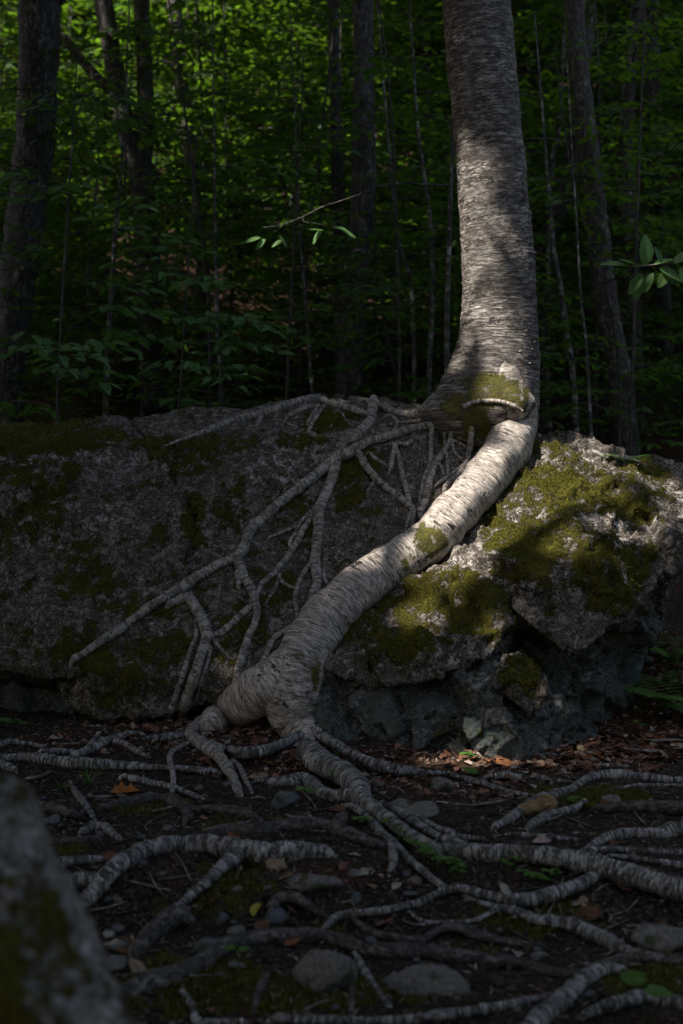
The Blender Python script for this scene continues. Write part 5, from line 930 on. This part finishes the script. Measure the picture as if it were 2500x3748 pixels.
seedling(on_ground(VF, 735, 575), 4, 0.045, 'yellow green seedling beside the arched birch root'); seedling(on_ground(VF, 555, 650), 4, 0.05, 'three leaved seedling on the square slate block'); seedling(on_ground(VG, 325, 375), 5, 0.045, 'green seedling in the lit litter at the boulder foot'); seedling(on_ground(VG, 1320, 215), 4, 0.05, 'lone seedling in the dark litter past the boulder')
seedling(on_ground(VI, 120, 830), 2, 0.05, 'pale two leaved seedling in moss in front of the very long dark root'); seedling(on_ground(VE, 40, 190), 5, 0.06, 'bright seedling in the dark hollow under the slab'); seedling(on_ground(VJ, 1340, 1080), 3, 0.09, 'long leaved green shoot beside the humped root'); seedling(on_ground(VE, 110, 200), 4, 0.05, 'faint seedling beside the bright one under the slab')

# ------------------------------------------------------------------ fallen leaves, sticks, rotten wood
def dead_leaf(seed, mat, lobes=False):
    r2 = np.random.default_rng(seed); n = 11; s = np.linspace(0, 1, n); V_, F_ = [], []; c1, c2, tw_ = r2.uniform(0.1, 0.45), r2.uniform(-0.2, 0.35), r2.uniform(-0.4, 0.4)
    for k in range(n):
        w_ = 0.30 * math.sin(math.pi * min(1, s[k] * 0.96 + 0.02)) ** 0.75
        if lobes: w_ *= 1.35 * (1.25 if k in (3, 6, 8) else 0.72)
        for u in (-1, -0.5, 0, 0.5, 1): V_.append((s[k] - 0.5, u * w_, c1 * w_ * u * u + c2 * (s[k] - 0.5) ** 2 + tw_ * u * w_ * (s[k] - 0.5) + r2.normal(0, 0.012)))
    for k in range(n - 1):
        for c in range(4): a = k * 5 + c; F_.append((a, a + 1, a + 6, a + 5))
    return npmesh('fallen_leaf', np.array(V_), np.array(F_), mat, True)
DLM = [[dead_leaf(10 * a + b, M_FALL[a], b == 2) for b in range(3)] for a in range(4)]
def fallen(p, sz, mesh, label, group=None, tilt=0.3):
    o = bpy.data.objects.new('fallen_leaf', mesh); o.location = (p[0], p[1], p[2] + 0.007 + 0.1 * sz * tilt); o.scale = (sz, sz, sz); o.rotation_euler = (rng.normal(0, tilt), rng.normal(0, tilt), rng.uniform(0, 6.28)); COL.objects.link(o); tag(o, label, 'leaf', group); return o
CN = ['dark brown', 'russet', 'tan', 'pale pinkish']
for i in range(230):
    if i < 150: x, y = rng.uniform(1020, 1568), rng.uniform(1690, 1770); wh = 'in the litter at the boulder foot'
    elif i < 185: x, y = rng.uniform(430, 760), rng.uniform(1670, 1800); wh = 'between the legs of the birch root'
    else: x, y = rng.uniform(200, 1500), rng.uniform(1800, 2250); wh = 'on bare soil among the roots'
    c = int(rng.choice(4, p=(0.38, 0.34, 0.18, 0.10))); h = cast(x * DS, y * DS, 'G'); p = CAM + ray(x * DS, y * DS) * h[0]
    fallen(p, rng.uniform(0.05, 0.10), DLM[c][rng.integers(0, 3)], '%s fallen leaf lying %s' % (CN[c], wh), '%s fallen leaves %s' % (CN[c], wh))
om = dead_leaf(77, M_ORANGE, True); fallen(on_ground(VE, 722, 560), 0.14, om, 'bright orange maple leaf lying behind the double humped root', tilt=0.12)
fallen(on_ground(VG, 895, 608), 0.11, fine_leaf(31, M_PLANT), 'green leaf lying flat on moss beside the turned up root', tilt=0.12); ym = dead_leaf(79, M_YELLOW); fallen(on_ground(VG, 1028, 655), 0.11, ym, 'yellow leaf hanging against the turned up root', tilt=0.5); fallen(on_ground(VI, 240, 500), 0.07, ym, 'pale yellow leaf scrap on the moss bank')
fallen(on_ground(VG, 390, 455), 0.09, fine_leaf(33, M_PLANT), 'lime green leaf lying on the thin root by the lit litter', tilt=.15); fallen(on_ground(VF, 735, 340), 0.09, fine_leaf(34, M_PLANT), 'green leaf caught under the crossing birch root', tilt=.3)
def stick(view, pl, label, mat=M_STICK, k=1.0, surf='G'):
    _rs[0] += 1; p, r = trace(view, pl, surf, k); p, r = decimate(p, r); o = limb('stick', p, r, mat, None, tuple(p[len(p) // 2] - np.array([0, 0, r[0]])), rough=0.1, seed=_rs[0] * 1.1, px_moss=False, seg=8); tag(o, label, 'stick'); return o
STK = [(VE, [(505, 288, 24), (535, 250, 28), (570, 215, 18), (608, 182, 12)], 'broken pale stick propped up beside the knotted root'), (VE, [(150, 468, 14), (220, 460, 20), (302, 424, 14)], 'short pale stick above the blurred rock'), (VE, [(515, 572, 18), (580, 576, 20), (655, 570, 12)], 'white peeled stick beside the orange leaf'), (VE, [(300, 272, 10), (400, 270, 12), (520, 262, 8)], 'long thin stick lying under the slab edge'),
       (VE, [(580, 592, 10), (665, 590, 10)], 'thin splinter lying below the white peeled stick'), (VF, [(430, 755, 12), (500, 768, 16), (578, 765, 12)], 'white twig lying behind the thick dark root'), (VF, [(515, 590, 8), (590, 660, 10), (650, 770, 6)], 'dark thin twig leaning over the slate block'), (VG, [(150, 600, 12), (300, 620, 16), (400, 618, 16), (520, 600, 14), (685, 572, 8)], 'long thin twig lying across the dark chips'),
       (VG, [(1340, 252, 16), (1450, 252, 22), (1570, 250, 16)], 'pale branch lying in the litter past the boulder'), (VG, [(1200, 300, 12), (1340, 310, 20), (1455, 312, 12)], 'short branch beside the pale branch in the litter'), (VG, [(1370, 195, 10), (1385, 215, 14), (1395, 232, 10)], 'short white twig upright in the litter'), (VI, [(1165, 540, 0.1), (1170, 545, 14), (1210, 570, 14), (1275, 585, 10)], 'small bark strip on yellow moss'),
       (VI, [(395, 320, 8), (440, 345, 12), (545, 345, 12)], 'forked white twig on the long grey rock'), (VI, [(780, 440, 12), (860, 432, 16)], 'pale splinter lying on chips'), (VI, [(940, 700, 12), (1060, 712, 14)], 'pale splinter lying on the very long dark root'), (VI, [(520, 1140, 10), (620, 1090, 16), (710, 1055, 10)], 'thin stick lying in yellow green moss'), (VG, [(1350, 240, 5), (1365, 300, 6), (1380, 340, 5)], 'thin dark twig crossing the pale branch'),
       (VE, [(1160, 770, 12), (1220, 755, 22), (1275, 745, 12)], 'splintered pale wood beside the thick dark root'), (VF, [(200, 650, 10), (260, 640, 20), (310, 655, 10)], 'pale splinter beside the gnarled root foot'), (VJ, [(1240, 530, 10), (1330, 530, 14), (1390, 525, 8)], 'dead twig lying against the large rounded rock')]
for vw, pl, lb in STK: stick(vw, pl, lb)
stick(VD, [(1408, 1052, 7), (1440, 1054, 9), (1470, 1060, 6)], 'peeled white stick lying on top of the mossy block', k=1.2, surf='R')
for i in range(110):
    x, y = rng.uniform(60, 1560), rng.uniform(1700, 2250); p = on_ground(VD, x, y); a = rng.uniform(0, math.pi); L = rng.uniform(0.05, 0.22); d = np.array([math.cos(a), math.sin(a), 0]) * L / 2; r = rng.uniform(0.0016, 0.0042)
    q = [p - d, p + np.array([rng.normal(0, .01), rng.normal(0, .01), 0.004]), p + d]
    for e in q: e[2] = gz(e[0], e[1]) + r + 0.004
    o = limb('twig', q, [r, r * 0.9, r * 0.6], M_STICK if i % 3 else M_DROOT, None, tuple(q[1]), seg=6, step=0.02, px_moss=False, seed=i * 1.0); tag(o, 'thin dead twig lying loose among the roots', 'twig', 'dead twigs on the forest floor')
def wood_chunk():
    p = on_ground(VG, 735, 675); s = MB('rotten_wood'); q = s.pos(); n = s.noise(s.mapping(q, (20, 60, 60)), 1.0, 4, 0.7); m = s.done(s.ramp(n, [(0.3, (0.05, 0.03, 0.015)), (0.55, (0.24, 0.16, 0.08)), (0.75, (0.38, 0.28, 0.16))]), 0.9, s.bump(n, 0.9, 0.01))
    o = limb('wood_chunk', [p + np.array([-0.08, -0.02, 0.015]), p + np.array([-0.03, 0, 0.025]), p + np.array([0.03, 0.02, 0.035]), p + np.array([0.085, 0.03, 0.04])], [0.022, 0.034, 0.036, 0.024], m, None, tuple(p), rough=0.16, px_moss=False, seg=16, step=0.006); tag(o, 'yellow brown lump of rotten wood leaning on the long pale root', 'wood')
wood_chunk()
print('done', round(time.time() - T0, 1))
